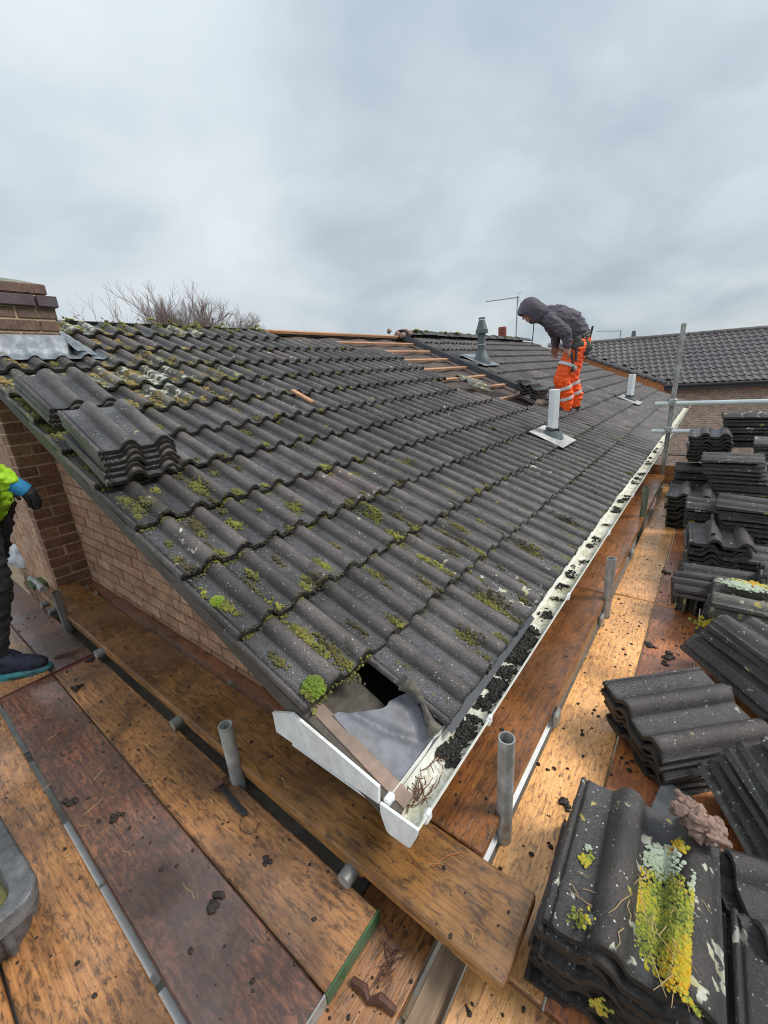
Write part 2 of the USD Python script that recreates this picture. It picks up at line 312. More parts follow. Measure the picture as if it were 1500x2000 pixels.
WPVC = plain('white_plastic', (0.78, 0.80, 0.80), 0.36, var=0.12, scale=26, bump=0.08)
WPVC_GRIME = plain('white_board_grimy', (0.77, 0.79, 0.79), 0.4, var=0.25, scale=34, bump=0.1, col2=(0.50, 0.50, 0.46), stretch=(1, 1, 0.5))
WPVC_DIRTY = plain('white_gutter_plastic', (0.78, 0.78, 0.73), 0.4, var=0.15, scale=22, bump=0.2, col2=(0.58, 0.57, 0.46))
ALGAE = plain('gutter_algae', (0.80, 0.79, 0.73), 0.6, var=0.4, scale=70, col2=(0.30, 0.28, 0.12), bump=0.4)
FELT_BLUE = plain('underlay_blue_grey', (0.135, 0.14, 0.168), 0.5, var=0.5, scale=14, bump=0.35, dist=0.006, col2=(0.085, 0.083, 0.088))
FELT = plain('roofing_felt', (0.105, 0.073, 0.058), 0.75, var=0.4, scale=16, bump=0.4, dist=0.01)
TRAY = plain('eave_tray_black', (0.055, 0.06, 0.068), 0.4, var=0.3, scale=20)
UNDERCLOAK = plain('undercloak_board', (0.30, 0.20, 0.155), 0.7, var=0.4, scale=18, col2=(0.13, 0.10, 0.07))
BARGE = plain('weathered_barge', (0.085, 0.072, 0.058), 0.75, var=0.5, scale=22, col2=(0.035, 0.028, 0.02), bump=0.6, dist=0.006, stretch=(1, 1, 3))
MORTAR = plain('mortar', (0.46, 0.335, 0.21), 0.85, var=0.3, scale=45, bump=0.5)
MORTAR_PINK = plain('mortar_pink', (0.40, 0.27, 0.21), 0.85, var=0.4, scale=40, bump=0.7, dist=0.006)
MORTAR_GREY = plain('mortar_grey_pale', (0.42, 0.41, 0.38), 0.85, var=0.4, scale=40, bump=0.7, dist=0.006)
LEAD = plain('lead_sheet', (0.30, 0.335, 0.37), 0.5, metal=0.1, var=0.6, scale=18, bump=0.4, dist=0.006)
FLUE = plain('flue_grey', (0.10, 0.125, 0.13), 0.5, var=0.25, scale=30)
PLUMB = plain('engineering_brick', (0.085, 0.058, 0.064), 0.5, var=0.3, scale=60)
CLAY = plain('terracotta', (0.34, 0.09, 0.05), 0.7, var=0.3, scale=30)
ORANGE_BARGE = plain('orange_bargeboard', (0.42, 0.15, 0.045), 0.5, var=0.25, scale=6)
DARKV = plain('void_shade_black', (0.009, 0.007, 0.006), 0.95, spec=0.1)  # near-black colour stands for the shade inside the loft void
SLATE = plain('slate_grey', (0.10, 0.105, 0.11), 0.35, var=0.5, scale=18)
TROUGH = plain('trough_stone', (0.12, 0.12, 0.122), 0.4, var=0.7, scale=17, bump=1.0, dist=0.012, col2=(0.015, 0.015, 0.015))
GROUND = plain('ground_paving', (0.16, 0.155, 0.14), 0.8, scale=2.0, var=0.4)
BARK = plain('winter_bark', (0.22, 0.155, 0.14), 0.85, var=0.3, scale=10)
CRUMB = plain('dirt_crumb', (0.028, 0.018, 0.012), 0.7, var=0.5, scale=90)
SILT = plain('gutter_silt', (0.022, 0.019, 0.014), 0.6, var=0.6, scale=120, bump=0.9, dist=0.006, col2=(0.008, 0.008, 0.006))
STRAW = plain('straw', (0.48, 0.33, 0.14), 0.7, var=0.3)
ORANGEWIRE = plain('orange_twine', (0.45, 0.16, 0.04), 0.6)
BLUEP = plain('blue_paint', (0.08, 0.33, 0.55), 0.5, var=0.1)
BLACKP = plain('black_plastic', (0.02, 0.021, 0.022), 0.4)

def brick_mat(name, cols):
    return mat(name, {
        'g': ('geometry', {}), 'oi': ('object_info', {}), 'mp': ('mapping', {'scale': (40.0, 40.0, 14.0)}),
        'n': ('noise_texture', {'scale': 1.6, 'detail': 5.0, 'roughness': 0.65, 'distortion': 0.7}),
        'n2': ('noise_texture', {'scale': 7.0, 'detail': 3.0}),
        'r': ('rgb_ramp', {'ramp': [(0.0, cols[0]), (0.35, cols[1]), (0.7, cols[2]), (1.0, cols[3])]}),
        'v': ('map_range', {'from_min': 0.3, 'from_max': 0.7, 'to_min': 0.55, 'to_max': 1.4}),
        'v2': ('map_range', {'from_min': 0.3, 'from_max': 0.7, 'to_min': 0.75, 'to_max': 1.25}),
        'vm': ('math', {'math_type': 'multiply'}), 'sc': ('vector_math', {'math_type': 'scale'}),
        'b': ('bump', {'strength': 0.9, 'distance': 0.006}),
        'p': ('principled_bsdf', {'roughness': 0.72, 'specular_ior_level': 0.4})},
        [('g.position', 'mp.vector'), ('mp.vector', 'n.vector'), ('g.position', 'n2.vector'), ('oi.random', 'r.fac'), ('n.fac', 'v.value'), ('n2.fac', 'v2.value'),
         ('v.result', 'vm.value1'), ('v2.result', 'vm.value2'), ('r.color', 'sc.vector1'), ('vm.value', 'sc.scale'), ('sc.vector', 'p.base_color'), ('n.fac', 'b.height'), ('b.normal', 'p.normal')])
BRICK = brick_mat('brick_buff', [(0.33, 0.185, 0.115), (0.40, 0.24, 0.15), (0.31, 0.165, 0.105), (0.44, 0.285, 0.18)])
BRICK_DK = brick_mat('brick_rustic', [(0.17, 0.082, 0.048), (0.215, 0.11, 0.062), (0.15, 0.073, 0.046), (0.245, 0.14, 0.075)])
BRICK_CH = brick_mat('brick_chimney', [(0.12, 0.072, 0.052), (0.15, 0.09, 0.062), (0.105, 0.066, 0.05), (0.16, 0.105, 0.066)])
def moss_mat(name, stops):
    return mat(name, {
        'g': ('geometry', {}), 'n': ('noise_texture', {'scale': 9.0, 'detail': 3.0}), 'n2': ('noise_texture', {'scale': 160.0, 'detail': 4.0, 'roughness': 0.7}),
        'm': ('mix_float', {'fac': 0.5}), 'r': ('rgb_ramp', {'ramp': stops}),
        'b': ('bump', {'strength': 1.0, 'distance': 0.006}), 'p': ('principled_bsdf', {'roughness': 0.85, 'specular_ior_level': 0.25, 'sheen_weight': 0.15})},
        [('g.position', 'n.vector'), ('g.position', 'n2.vector'), ('n.fac', 'm.a'), ('n2.fac', 'm.b'), ('m.result', 'r.fac'), ('r.color', 'p.base_color'), ('n2.fac', 'b.height'), ('b.normal', 'p.normal')])
MOSS = moss_mat('moss_olive', [(0.34, (0.035, 0.030, 0.010)), (0.44, (0.095, 0.090, 0.015)), (0.53, (0.165, 0.16, 0.02)), (0.62, (0.29, 0.28, 0.035))])
MOSS_BROWN = moss_mat('moss_brown', [(0.34, (0.018, 0.014, 0.008)), (0.46, (0.055, 0.042, 0.014)), (0.55, (0.11, 0.095, 0.02)), (0.64, (0.20, 0.19, 0.03))])
MOSS_EDGE = moss_mat('moss_black', [(0.36, (0.010, 0.009, 0.006)), (0.5, (0.024, 0.021, 0.010)), (0.60, (0.06, 0.06, 0.014))])
MOSS_GREEN = moss_mat('moss_bright_green', [(0.36, (0.05, 0.085, 0.008)), (0.5, (0.17, 0.25, 0.016)), (0.62, (0.33, 0.42, 0.03))])
LICHEN_Y = moss_mat('lichen_yellow', [(0.38, (0.07, 0.10, 0.015)), (0.44, (0.22, 0.26, 0.03)), (0.49, (0.42, 0.39, 0.035)), (0.53, (0.58, 0.40, 0.012)), (0.60, (0.62, 0.29, 0.008))])
LICHEN_W = moss_mat('lichen_pale', [(0.32, (0.24, 0.28, 0.18)), (0.5, (0.42, 0.48, 0.34)), (0.68, (0.58, 0.62, 0.52))])
LICHEN_O = moss_mat('lichen_ochre', [(0.32, (0.10, 0.08, 0.03)), (0.5, (0.27, 0.19, 0.055)), (0.68, (0.40, 0.31, 0.10))])
SKIN = plain('skin', (0.52, 0.27, 0.20), 0.5, var=0.15, scale=40, bump=0.1)
HOODIE = plain('hoodie_grey', (0.108, 0.094, 0.114), 0.9, var=0.25, scale=14, bump=0.5, dist=0.012)
def hivis(name, col):
    return plain(name, col, 0.7, var=0.25, scale=9, bump=0.6, dist=0.02)
ORANGE = plain('hi_vis_orange', (1.0, 0.115, 0.008), 0.7, var=0.12, scale=9, bump=0.5, dist=0.02)
LIME = hivis('hi_vis_lime', (0.33, 0.62, 0.015))
REFL = plain('reflective_tape', (0.55, 0.55, 0.55), 0.4, metal=0.2, var=0.1)
LEATHER = plain('leather_belt', (0.045, 0.032, 0.022), 0.6, var=0.4, scale=40)
POUCH = plain('pouch_fabric', (0.07, 0.075, 0.06), 0.8, var=0.4, scale=40)
BLACKCLOTH = plain('black_cloth', (0.012, 0.012, 0.014), 0.85, var=0.5, scale=8, bump=0.7, dist=0.02)
GLOVE_K = plain('glove_black', (0.022, 0.022, 0.024), 0.7, bump=0.4)
GLOVE_B = plain('glove_blue', (0.02, 0.22, 0.42), 0.7)
NAVY = plain('trainer_navy', (0.016, 0.020, 0.050), 0.75, var=0.7, scale=70, bump=0.8, dist=0.004)
TEAL = plain('trainer_teal', (0.02, 0.17, 0.18), 0.5, var=0.6, scale=40, col2=(0.02, 0.04, 0.05))

# ------------------------------------------------------------------ ground
gm = trimesh.Trimesh([(-900, -900, -4.9), (900, -900, -4.9), (900, 900, -4.9), (-900, 900, -4.9)], [(0, 1, 2), (0, 2, 3)], process=False)
obj('ground', gm, GROUND, smooth=False, kind='structure')

# ------------------------------------------------------------------ the roof plane
PH = math.radians(23.9); P0 = np.array([-1.163, 0.615, 0.5985]); G = 0.345; YV = 0.615; YEND = 12.2
UP = np.array([-math.cos(PH), 0, math.sin(PH)]); NRM = np.array([math.sin(PH), 0, math.cos(PH)])
def RP(y, s, h=0.0):
    """point of the roof: y along the eaves, s metres up the slope, h above the plane of the tile edges"""
    return np.array([P0[0], 0, P0[2]]) + s*UP + h*NRM + np.array([0, y, 0])
RFRAME = np.column_stack([[0, 1, 0], UP, NRM])          # tile local x (across), y (up), z (out) -> world (mirror handled in tile_mesh)
TAU = 0.034/G

PROF = [(0.0, -0.004), (0.004, 0.002), (0.011, 0.002), (0.0135, -0.005), (0.0175, -0.005), (0.020, 0.001), (0.027, 0.001), (0.030, -0.002), (0.060, -0.003), (0.085, -0.0015), (0.093, 0.0055), (0.100, 0.018),
        (0.113, 0.0315), (0.130, 0.0365), (0.147, 0.0315), (0.160, 0.018), (0.167, 0.0055), (0.175, -0.0015), (0.200, -0.003), (0.235, -0.0015), (0.243, 0.0055), (0.250, 0.018), (0.263, 0.0315), (0.280, 0.0365), (0.297, 0.0315), (0.310, 0.018), (0.317, 0.008), (0.325, 0.003), (0.330, 0.0)]
PX, PZ = np.array(PROF).T
def prof(v): return np.interp(v, PX, PZ)
def tile_mesh(seed, L=0.42, fine=True, w=1.0, rough=1.0):
    """returns vertices in (across, up, out), faces (right handed in that frame) and uv"""
    px, pz = (PX, PZ) if fine else (PX[[0, 8, 9, 11, 13, 15, 17, 19, 21, 23, 25, 28]], PZ[[0, 8, 9, 11, 13, 15, 17, 19, 21, 23, 25, 28]])
    n = len(px); us = np.array([0.0, 0.012, L*0.5, L]) if fine else np.array([0.0, L])
    th = 0.0145
    V, UV, F = [], [], []
    def grid(P, uvs, flip=False):
        a, b = P.shape[:2]; o = sum(len(x) for x in V)
        V.append(P.reshape(-1, 3)); UV.append(uvs.reshape(-1, 2))
        for i in range(a-1):
            for j in range(b-1):
                q = [o+i*b+j, o+i*b+j+1, o+(i+1)*b+j+1, o+(i+1)*b+j]
                if flip: q = q[::-1]
                F.append((q[0], q[1], q[2])); F.append((q[0], q[2], q[3]))
    crn = np.random.default_rng(seed*7+5); ca, cb = (crn.uniform(0, .022, 2)*(crn.random(2) < .22))*rough
    edge = ca*np.exp(-px/.02) + cb*np.exp(-(0.33-px)/.022) + (noise(np.c_[px*60, np.full(n, seed*1.7), np.zeros(n)], seed)-0.5)*0.007*rough
    chip = (noise(np.c_[px*140, np.full(n, seed*2.3), np.ones(n)], seed+3)-0.5)*0.004*rough
    top = np.zeros((len(us), n, 3)); bot = np.zeros((len(us), n, 3))
    for i, u in enumerate(us):
        k = 1.0 if i == 0 else (0.6 if i == 1 else 0.0)
        wob = (noise(np.c_[px*9, np.full(n, u*7.0), np.full(n, seed*0.77)], seed)-0.5)*0.003*rough
        top[i] = np.c_[px*w, u + edge*k, pz + wob - (0.004 if (fine and i == 0) else 0) + chip*(1 if i == 0 else 0)]
        bot[i] = np.c_[px*w, u + edge*k*0.7, pz - th + (chip if i == 0 else 0) - (0.008 if (fine and i < 2) else 0)]
    uv = np.stack(np.meshgrid(px/0.33, us/0.42), -1)
    grid(top, uv); grid(bot, uv, True)
    # rim: front, back, sides
    grid(np.stack([bot[0], top[0]]), np.stack([uv[0], uv[0]])); grid(np.stack([top[-1], bot[-1]]), np.stack([uv[-1], uv[-1]]))
    grid(np.stack([top[:, 0], bot[:, 0]], 0), np.stack([uv[:, 0], uv[:, 0]])); grid(np.stack([bot[:, -1], top[:, -1]], 0), np.stack([uv[:, -1], uv[:, -1]]))
    return np.vstack(V), np.array(F), np.vstack(UV)
def put_tile(name, parent, R, t, mt, seed, L=0.42, fine=True, rough=1.0, w=1.0, **kw):
    v, f, uv = tile_mesh(seed, L, fine, w, rough)
    R = np.asarray(R); v = v @ R.T + np.asarray(t)
    if np.linalg.det(R) < 0: f = f[:, ::-1]
    return obj(name, trimesh.Trimesh(v, f, process=False), mt, parent, smooth=True, uv=uv, **kw)

# ------------------------------------------------------------------ the house
house = thing('terraced_house', 'long brick house whose mossy grey tiled roof is being stripped', 'house')
roof = str(UsdGeom.Xform.Define(stage, path(house, 'roof')).GetPath())

# openings in the tiling: (row) -> end of the left field; the right field starts at 6.19
RIGHT0 = 6.19
left_end = {9: 3.55, 8: 4.2, 7: 4.97, 6: 4.97, 5: 4.97, 4: 4.7, 3: 4.97, 2: 5.3}
cells = []
for k in range(-2, 10):
    for j in range(39):
        y = YV + 0.30*j
        if k == -2 and j == 0: continue
        if k in left_end and y+0.29 > left_end[k]+0.05 and y < RIGHT0-0.1: continue
        cells.append((np.hypot(np.hypot(*(RP(y+.15, k*G+.17)[:2])), RP(y+.15, k*G+.17)[2]-1.39), k, j, y))
cells.sort()
stuff = []
for i, (d, k, j, y) in enumerate(cells):
    L = 0.42 if k < 9 else 0.33
    tilt = TAU + rng.normal(0, 0.004); yaw = rng.normal(0, 0.004); lift = abs(rng.normal(0, 0.0022))
    up = UP*math.cos(tilt) - NRM*math.sin(tilt); nn = NRM*math.cos(tilt) + UP*math.sin(tilt)
    ac = np.array([0, 1.0, 0]); ac = ac*math.cos(yaw) + up*math.sin(yaw); up2 = np.cross(nn, ac)*-1
    up2 = up*math.cos(yaw) - np.array([0, 1.0, 0])*math.sin(yaw)
    R = np.column_stack([ac, up2, nn])
    t = RP(y + rng.normal(0, 0.002), k*G + rng.normal(0, 0.004), lift)
    if k == -2 and j == 1: t = t + NRM*0.012
    mt = TILE
    if k >= 5 and y < 2.2 and rng.random() < 0.55: mt = TILE_MOSSY
    if (k == 8 and j in (2, 3)) or (k == 7 and j == 7) or (k == 2 and j == 12) or rng.random() < 0.015: mt = TILE_RED
    if i < 300:
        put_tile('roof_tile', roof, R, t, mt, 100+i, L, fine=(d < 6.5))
    else:
        v, f, uv = tile_mesh(100+i, L, False); v = v @ R.T + t
        if np.linalg.det(R) < 0: f = f[:, ::-1]
        stuff.append((v, f, uv))
n0 = 0; FV, FF, FU = [], [], []
for v, f, uv in stuff: FV.append(v); FF.append(f+n0); FU.append(uv); n0 += len(v)
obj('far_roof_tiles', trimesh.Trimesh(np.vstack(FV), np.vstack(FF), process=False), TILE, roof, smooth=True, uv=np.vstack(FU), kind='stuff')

# underlay felt over the rafters, sagging between them, and the battens
ys, ss = np.linspace(0.95, YEND, 120), np.linspace(-0.35, 10.25*G, 50)
V = np.array([[RP(y, s, -0.072 - 0.022*math.sin(((y-0.95) % 0.6)/0.6*math.pi)**2 - 0.006*noise([[y*3, s*3, 0]])[0]) for y in ys] for s in ss])
F = [(i*120+j, i*120+j+1, (i+1)*120+j+1) for i in range(49) for j in range(119)] + [(i*120+j, (i+1)*120+j+1, (i+1)*120+j) for i in range(49) for j in range(119)]
obj('underlay', trimesh.Trimesh(V.reshape(-1, 3), F, process=False), FELT, roof, smooth=True)
def slopebox(y0, y1, s0, s1, h0, h1, b=0.002):
    m = rbox((y0, s0, h0), (y1, s1, h1), b); v = m.vertices
    W = np.array([P0[0], 0, P0[2]]) + v[:, 1:2]*UP + v[:, 2:3]*NRM + v[:, 0:1]*np.array([0, 1.0, 0])
    return trimesh.Trimesh(W, m.faces[:, ::-1], process=False)
for k in range(2, 10):
    s = (k+1)*G + 0.045
    y0 = {9: 3.3, 8: 3.4}.get(k, 3.9)
    obj('batten', slopebox(y0 + rng.uniform(0, .15), RIGHT0-0.02 + rng.uniform(-.03, .06), s, s+0.042, -0.055, -0.028), LATH, roof)
obj('ridge_batten', slopebox(3.5, 6.35, 10.05*G, 10.05*G+0.045, -0.045, -0.012), LATH, roof)
# dark verge trim where the remaining tiles of the far part begin
obj('verge_trim', slopebox(RIGHT0-0.032, RIGHT0-0.004, 2.6*G, 9.9*G, -0.05, 0.030, 0.004), TRAY, roof)
obj('back_slope', trimesh.Trimesh([RP(.7, 10.2*G, -.02), RP(YEND, 10.2*G, -.02), RP(YEND, 10.2*G, -.02)+np.array([-4, 0, -1.77]), RP(.7, 10.2*G, -.02)+np.array([-4, 0, -1.77])], [(0, 1, 2), (0, 2, 3)], process=False), TILE_FAR, roof, smooth=False, uv=np.array([(0, 0), (10, 0), (10, 10), (0, 10)]))
# ridge tiles of the far part
def ridge_tile(y0, y1, z0, r, seed):
    a = np.linspace(-1.15, 1.15, 9); V = []
    for y, rr in ((y0, r*1.06), (y0+.05, r*1.06), (y0+.052, r), (y1, r), (y1, r-.014), (y0, r-.014)):
        V.append(np.c_[RP(0, 10.1*G)[0]+np.sin(a)*rr*1.15, np.full(9, y), z0+np.cos(a)*rr])
    V = np.array(V); F = []
    for i in range(6):
        for j in range(8):
            p, q = i*9+j, ((i+1) % 6)*9+j
            F += [(p, p+1, q+1), (p, q+1, q)]
    return trimesh.Trimesh(V.reshape(-1, 3), F, process=False)
for q in range(13):
    y0 = 6.2+q*0.46
    rt = ridge_tile(y0, y0+0.475, RP(0, 10.1*G)[2]-0.05+rng.normal(0, .006), 0.14, q)
    obj('ridge_tile', rt, TILE_FAR, roof, smooth=40, uv=np.tile([[0.4, 0.5]], (1, 1)) if False else None)
obj('ridge_mortar', many([blob(RP(6.2+rng.uniform(-.05, .1), 10.1*G, 0)+[rng.normal(0, .07), 0, rng.uniform(-.02, .09)], rng.uniform(.03, .07), base=ICO1, seed=i) for i in range(9)]), MORTAR_PINK, roof, smooth=True)
obj('broken_mortar', many([blob(RP(5.62+rng.uniform(0, .25), 2.0*G+rng.uniform(0, .06), .02), rng.uniform(.02, .045), base=ICO1, seed=i+40) for i in range(8)]), MORTAR_PINK, roof, smooth=True)
# verge: undercloak, mortar bed, barge board
obj('undercloak', slopebox(0.646, 0.693, -2.10*G, 9.9*G, -0.066, -0.052), UNDERCLOAK, roof)
obj('verge_mortar', slopebox(0.632, 0.69, -0.95*G, 9.9*G, -0.051, -0.043), BARGE, roof)
obj('barge_board', slopebox(0.618, 0.644, -2.1*G, 10.0*G, -0.118, -0.050, 0.004), BARGE, roof)
obj('verge_soffit', slopebox(0.645, 0.88, -1.5*G, 10.0*G, -0.118, -0.108), BARGE, roof)
# torn blue-grey eave sheet showing at the missing corner tile
n = 41; m_ = 25; ev = []
for i in range(n):
    a = i/(n-1)
    s_top = np.interp(a, [0, .16, .40, .67, 1.0], [-1.16, -1.28, -1.44, -1.52, -1.52])*G + (noise([[a*17, 3, 0]])[0]-.5)*.016
    y = 0.686 + a*0.374
    for b in np.linspace(0, 1, m_):
        s = -1.99*G*(1-b) + s_top*b; yy = y - .012*(1-b)*(1-a)
        fold = lambda c, w: max(0, 1-abs(c)/w)
        crease = 0.020*fold(a-.60-.22*(b-.5), .10) - 0.012*fold(a-.36+.35*(b-.4), .09) + .010*fold(a-.80+.3*(b-.6), .07)
        ev.append(RP(yy, s, -0.062 + crease + 0.016*b*b + 0.010*(fbm([[a*7, b*5, 1]], 3)[0]-.5)))
F = [(i*m_+j, i*m_+j+1, (i+1)*m_+j+1) for i in range(n-1) for j in range(m_-1)] + [(i*m_+j, (i+1)*m_+j+1, (i+1)*m_+j) for i in range(n-1) for j in range(m_-1)]
em = trimesh.Trimesh(ev, F, process=False)
obj('torn_underlay', em, FELT_BLUE, roof, smooth=22)
wv = []
for i in range(7):   # twisted rag of felt and old nest hanging off the side of the lifted tile
    a = i/6; wv.append(RP(0.905+.02*math.sin(a*5), (-1.45-.50*a)*G, 0.018-0.05*a))
obj('felt_rag', sweep(wv, [.03, .022, .014, .010, .012, .018, .028], 7), plain('felt_rag_grey', (0.14, 0.125, 0.10), 0.85, var=0.6, scale=60, bump=.8), roof, smooth=True)
obj('eave_sheet', slopebox(1.22, YEND, -1.93*G, -0.6*G, -0.062, -0.058, .001), FELT, roof)
# loft inside, its shade put into near-black floor and rafters
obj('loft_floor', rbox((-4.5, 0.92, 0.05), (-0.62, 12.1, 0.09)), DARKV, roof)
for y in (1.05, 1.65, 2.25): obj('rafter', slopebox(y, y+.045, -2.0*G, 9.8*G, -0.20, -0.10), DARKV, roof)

# eaves: fascia, tray, box end, gutter
obj('fascia', rbox((-0.592, 0.66, 0.10), (-0.572, YEND, 0.262)), WPVC, house)
obj('eave_tray', sheet([(-0.66, 0.335), (-0.56, 0.296), (-0.530, 0.268)], 'y', 0.93, 1.72, 0.003), TRAY, house)
obj('box_end', prism([(-1.012, 0.366), (-0.905, 0.417), (-0.568, 0.352), (-0.574, 0.288), (-1.010, 0.285)], 'y', 0.600, 0.609), WPVC_GRIME, house)
obj('soffit', rbox((-0.98, 0.63, 0.215), (-0.593, YEND, 0.226)), WPVC, house)
obj('loft_board', slopebox(0.66, 1.4, -1.93*G, 0.6*G, -0.150, -0.142), DARKV, roof)  # black sheet added under the missing tile so the hole reads as shade
gut = str(UsdGeom.Xform.Define(stage, path(house, 'gutter')).GetPath())
gp = [(-0.566, 0.278), (-0.563, 0.243), (-0.549, 0.212), (-0.527, 0.197), (-0.505, 0.197), (-0.484, 0.210), (-0.466, 0.240), (-0.455, 0.278), (-0.449, 0.281)]
obj('channel', sheet(gp, 'y', 0.612, 11.95, 0.003), WPVC_DIRTY, gut)
obj('silt_bed', prism([(-0.5555, 0.228), (-0.546, 0.214), (-0.526, 0.200), (-0.506, 0.200), (-0.487, 0.213), (-0.476, 0.229), (-0.50, 0.221), (-0.53, 0.222)], 'y', 0.62, 11.9), ALGAE, gut)
cap = [(-0.572, 0.288), (-0.572, 0.246), (-0.556, 0.196), (-0.546, 0.191), (-0.484, 0.194), (-0.476, 0.200), (-0.455, 0.252), (-0.447, 0.286)]
obj('end_cap', prism(cap, 'y', 0.603, 0.611), WPVC_GRIME, gut)
for yb in (0.66, 1.05, 2.0, 3.0, 4.0, 5.0, 6.0, 7.2, 8.4, 9.6):
    obj('bracket', many([rbox((-0.462, yb-.016, 0.252), (-0.4485, yb+.016, 0.284), .004), rbox((-0.457, yb-.010, 0.279), (-0.4455, yb+.010, 0.288), .002)]), WPVC, gut)
obj('outlet_clip', many([rbox((-0.574, 0.618, 0.262), (-0.552, 0.650, 0.288), .004)]), WPVC, gut)

# gable wall with its bricks and the projecting chimney breast
YW, XP = 0.872, -3.65
def roofz(x): return P0[2] + (P0[0]-x)*math.tan(PH)
wall = str(UsdGeom.Xform.Define(stage, path(house, 'gable_wall')).GetPath())
poly = [(-0.93, -4.9), (-0.93, roofz(-.93)-.12), (-4.25, roofz(-4.25)-.12), (-8.4, roofz(-.1)-.17), (-8.4, -4.9)]
obj('mortar', prism(poly, 'y', YW+0.006, YW+0.25), MORTAR, wall)
def brick(lo, hi, m, parent):
    j = rng.normal(0, 0.0015, 3); g = rng.uniform(0, .003)
    obj('brick', moved(rbox(np.array(lo)+g*.3, np.array(hi)-g*.3, 0.004), None, j), m, parent, smooth=False)
zc0 = -0.157-.075*5
for c in range(0, 30):
    z = zc0 + c*0.075
    x = -0.93 - (0.1125 if c % 2 else 0)
    if c % 2 and z+.065 < roofz(-.95)-.12: brick((-1.035, YW-.006, z), (-0.935, YW+.09, z+.065), BRICK, wall)
    while x > XP+0.02:
        x1 = max(x-.215, XP+.002)
        if z+0.03 < roofz((x+x1)/2)-.12: brick((x1, YW-.006, z), (x-.0005, YW+.09, z+.065), BRICK, wall)
        x -= .225
br = str(UsdGeom.Xform.Define(stage, path(house, 'chimney_breast')).GetPath())
YB = 0.652
obj('mortar', prism([(XP-.006, -4.9), (XP-.006, roofz(XP)-.05), (-4.2, roofz(-4.2)-.05), (-4.9, roofz(-4.2)-.35), (-4.9, -4.9)], 'y', YB+.006, YW+.02), MORTAR, br)
for c in range(0, 32):
    z = zc0 + c*0.075
    if z > roofz(XP)-.13: break
    if c % 2 == 0: brick((XP-.10, YB, z), (XP, YB+.214, z+.065), BRICK_DK, br)
    else:
        brick((XP-.10, YB, z), (XP, YB+.1025, z+.065), BRICK_DK, br); brick((XP-.10, YB+.1125, z), (XP, YB+.215, z+.065), BRICK_DK, br)
    x = XP-.11 - (0 if c % 2 == 0 else .0)
    if c % 2: brick((x-.105, YB, z), (x, YB+.1, z+.065), BRICK, br); x -= .115
    while x > -4.85:
        brick((x-.215, YB, z), (x, YB+.1, z+.065), BRICK, br); x -= .225
# chimney stack
ch = str(UsdGeom.Xform.Define(stage, path(house, 'chimney')).GetPath())
CX, CY0, CY1, CZ = -3.655, 0.66, 1.128, 1.675
obj('mortar', rbox((-4.30, CY0+.008, 1.4), (CX-.008, CY1-.008, 2.05)), MORTAR, ch)
for c in range(-1, 4):
    z = CZ + c*.0765
    y = CY1
    first = .215 if c % 2 else .1025
    seq = [first] + [.215]*3
    for L in seq:
        y1 = max(y-L, CY0)
        if y-y1 > .03: brick((CX-.10, y1, z), (CX, y, z+.066), BRICK_CH, ch)
        y = y1-.010
        if y < CY0: break
    x = CX-.11
    while x > -4.28: brick((x-.2, CY1-.1, z), (x, CY1, z+.066), BRICK_CH, ch); x -= .21
z = CZ + 4*.0765
for (a, b) in ((CY1+.022-.115, CY1+.022), (CY1-.335, CY1+.022-.125), (CY0-.02, CY1-.345)):
    obj('corbel_brick', rbox((CX-.10, a, z-.004), (CX+.026, b, z+.064), .004), PLUMB, ch, smooth=False)
obj('corbel_core', rbox((-4.32, CY0-.01, z-.002), (CX-.09, CY1+.015, z+.06)), MORTAR, ch)
z += .075
for (a, b) in ((CY1-.05-.215, CY1-.015), (CY0, CY1-.275)):
    obj('top_brick', rbox((CX-.12, a, z), (CX-.004, b, z+.062), .006), BRICK_CH, ch, smooth=False)
fl = trimesh.convex.convex_hull(np.array([(CX-.01, CY0+.01, z+.062), (CX-.01, CY1-.03, z+.062), (-4.28, CY0+.01, z+.062), (-4.28, CY1-.03, z+.062), (CX-.16, CY0+.1, z+.115), (CX-.12, CY1-.13, z+.098), (-4.1, CY0+.1, z+.115), (-4.1, CY1-.15, z+.1)]))
obj('flaunching', fl, plain('flaunching_mortar', (0.24, 0.25, 0.2), .8, var=.4, scale=25, bump=.6), ch, smooth=False)
pot = []
for q in range(9):
    pot.append(trimesh.creation.cone(radius=.128-.003*q, height=.05, sections=24)); pot[-1].apply_translation((CX-.36, .82, z+.09+q*.034))
pot.append(tube((CX-.36, .82, z+.05), (CX-.36, .82, z+.40), .095, n=24))
obj('ribbed_pot', many(pot), FLUE, ch, smooth=30)
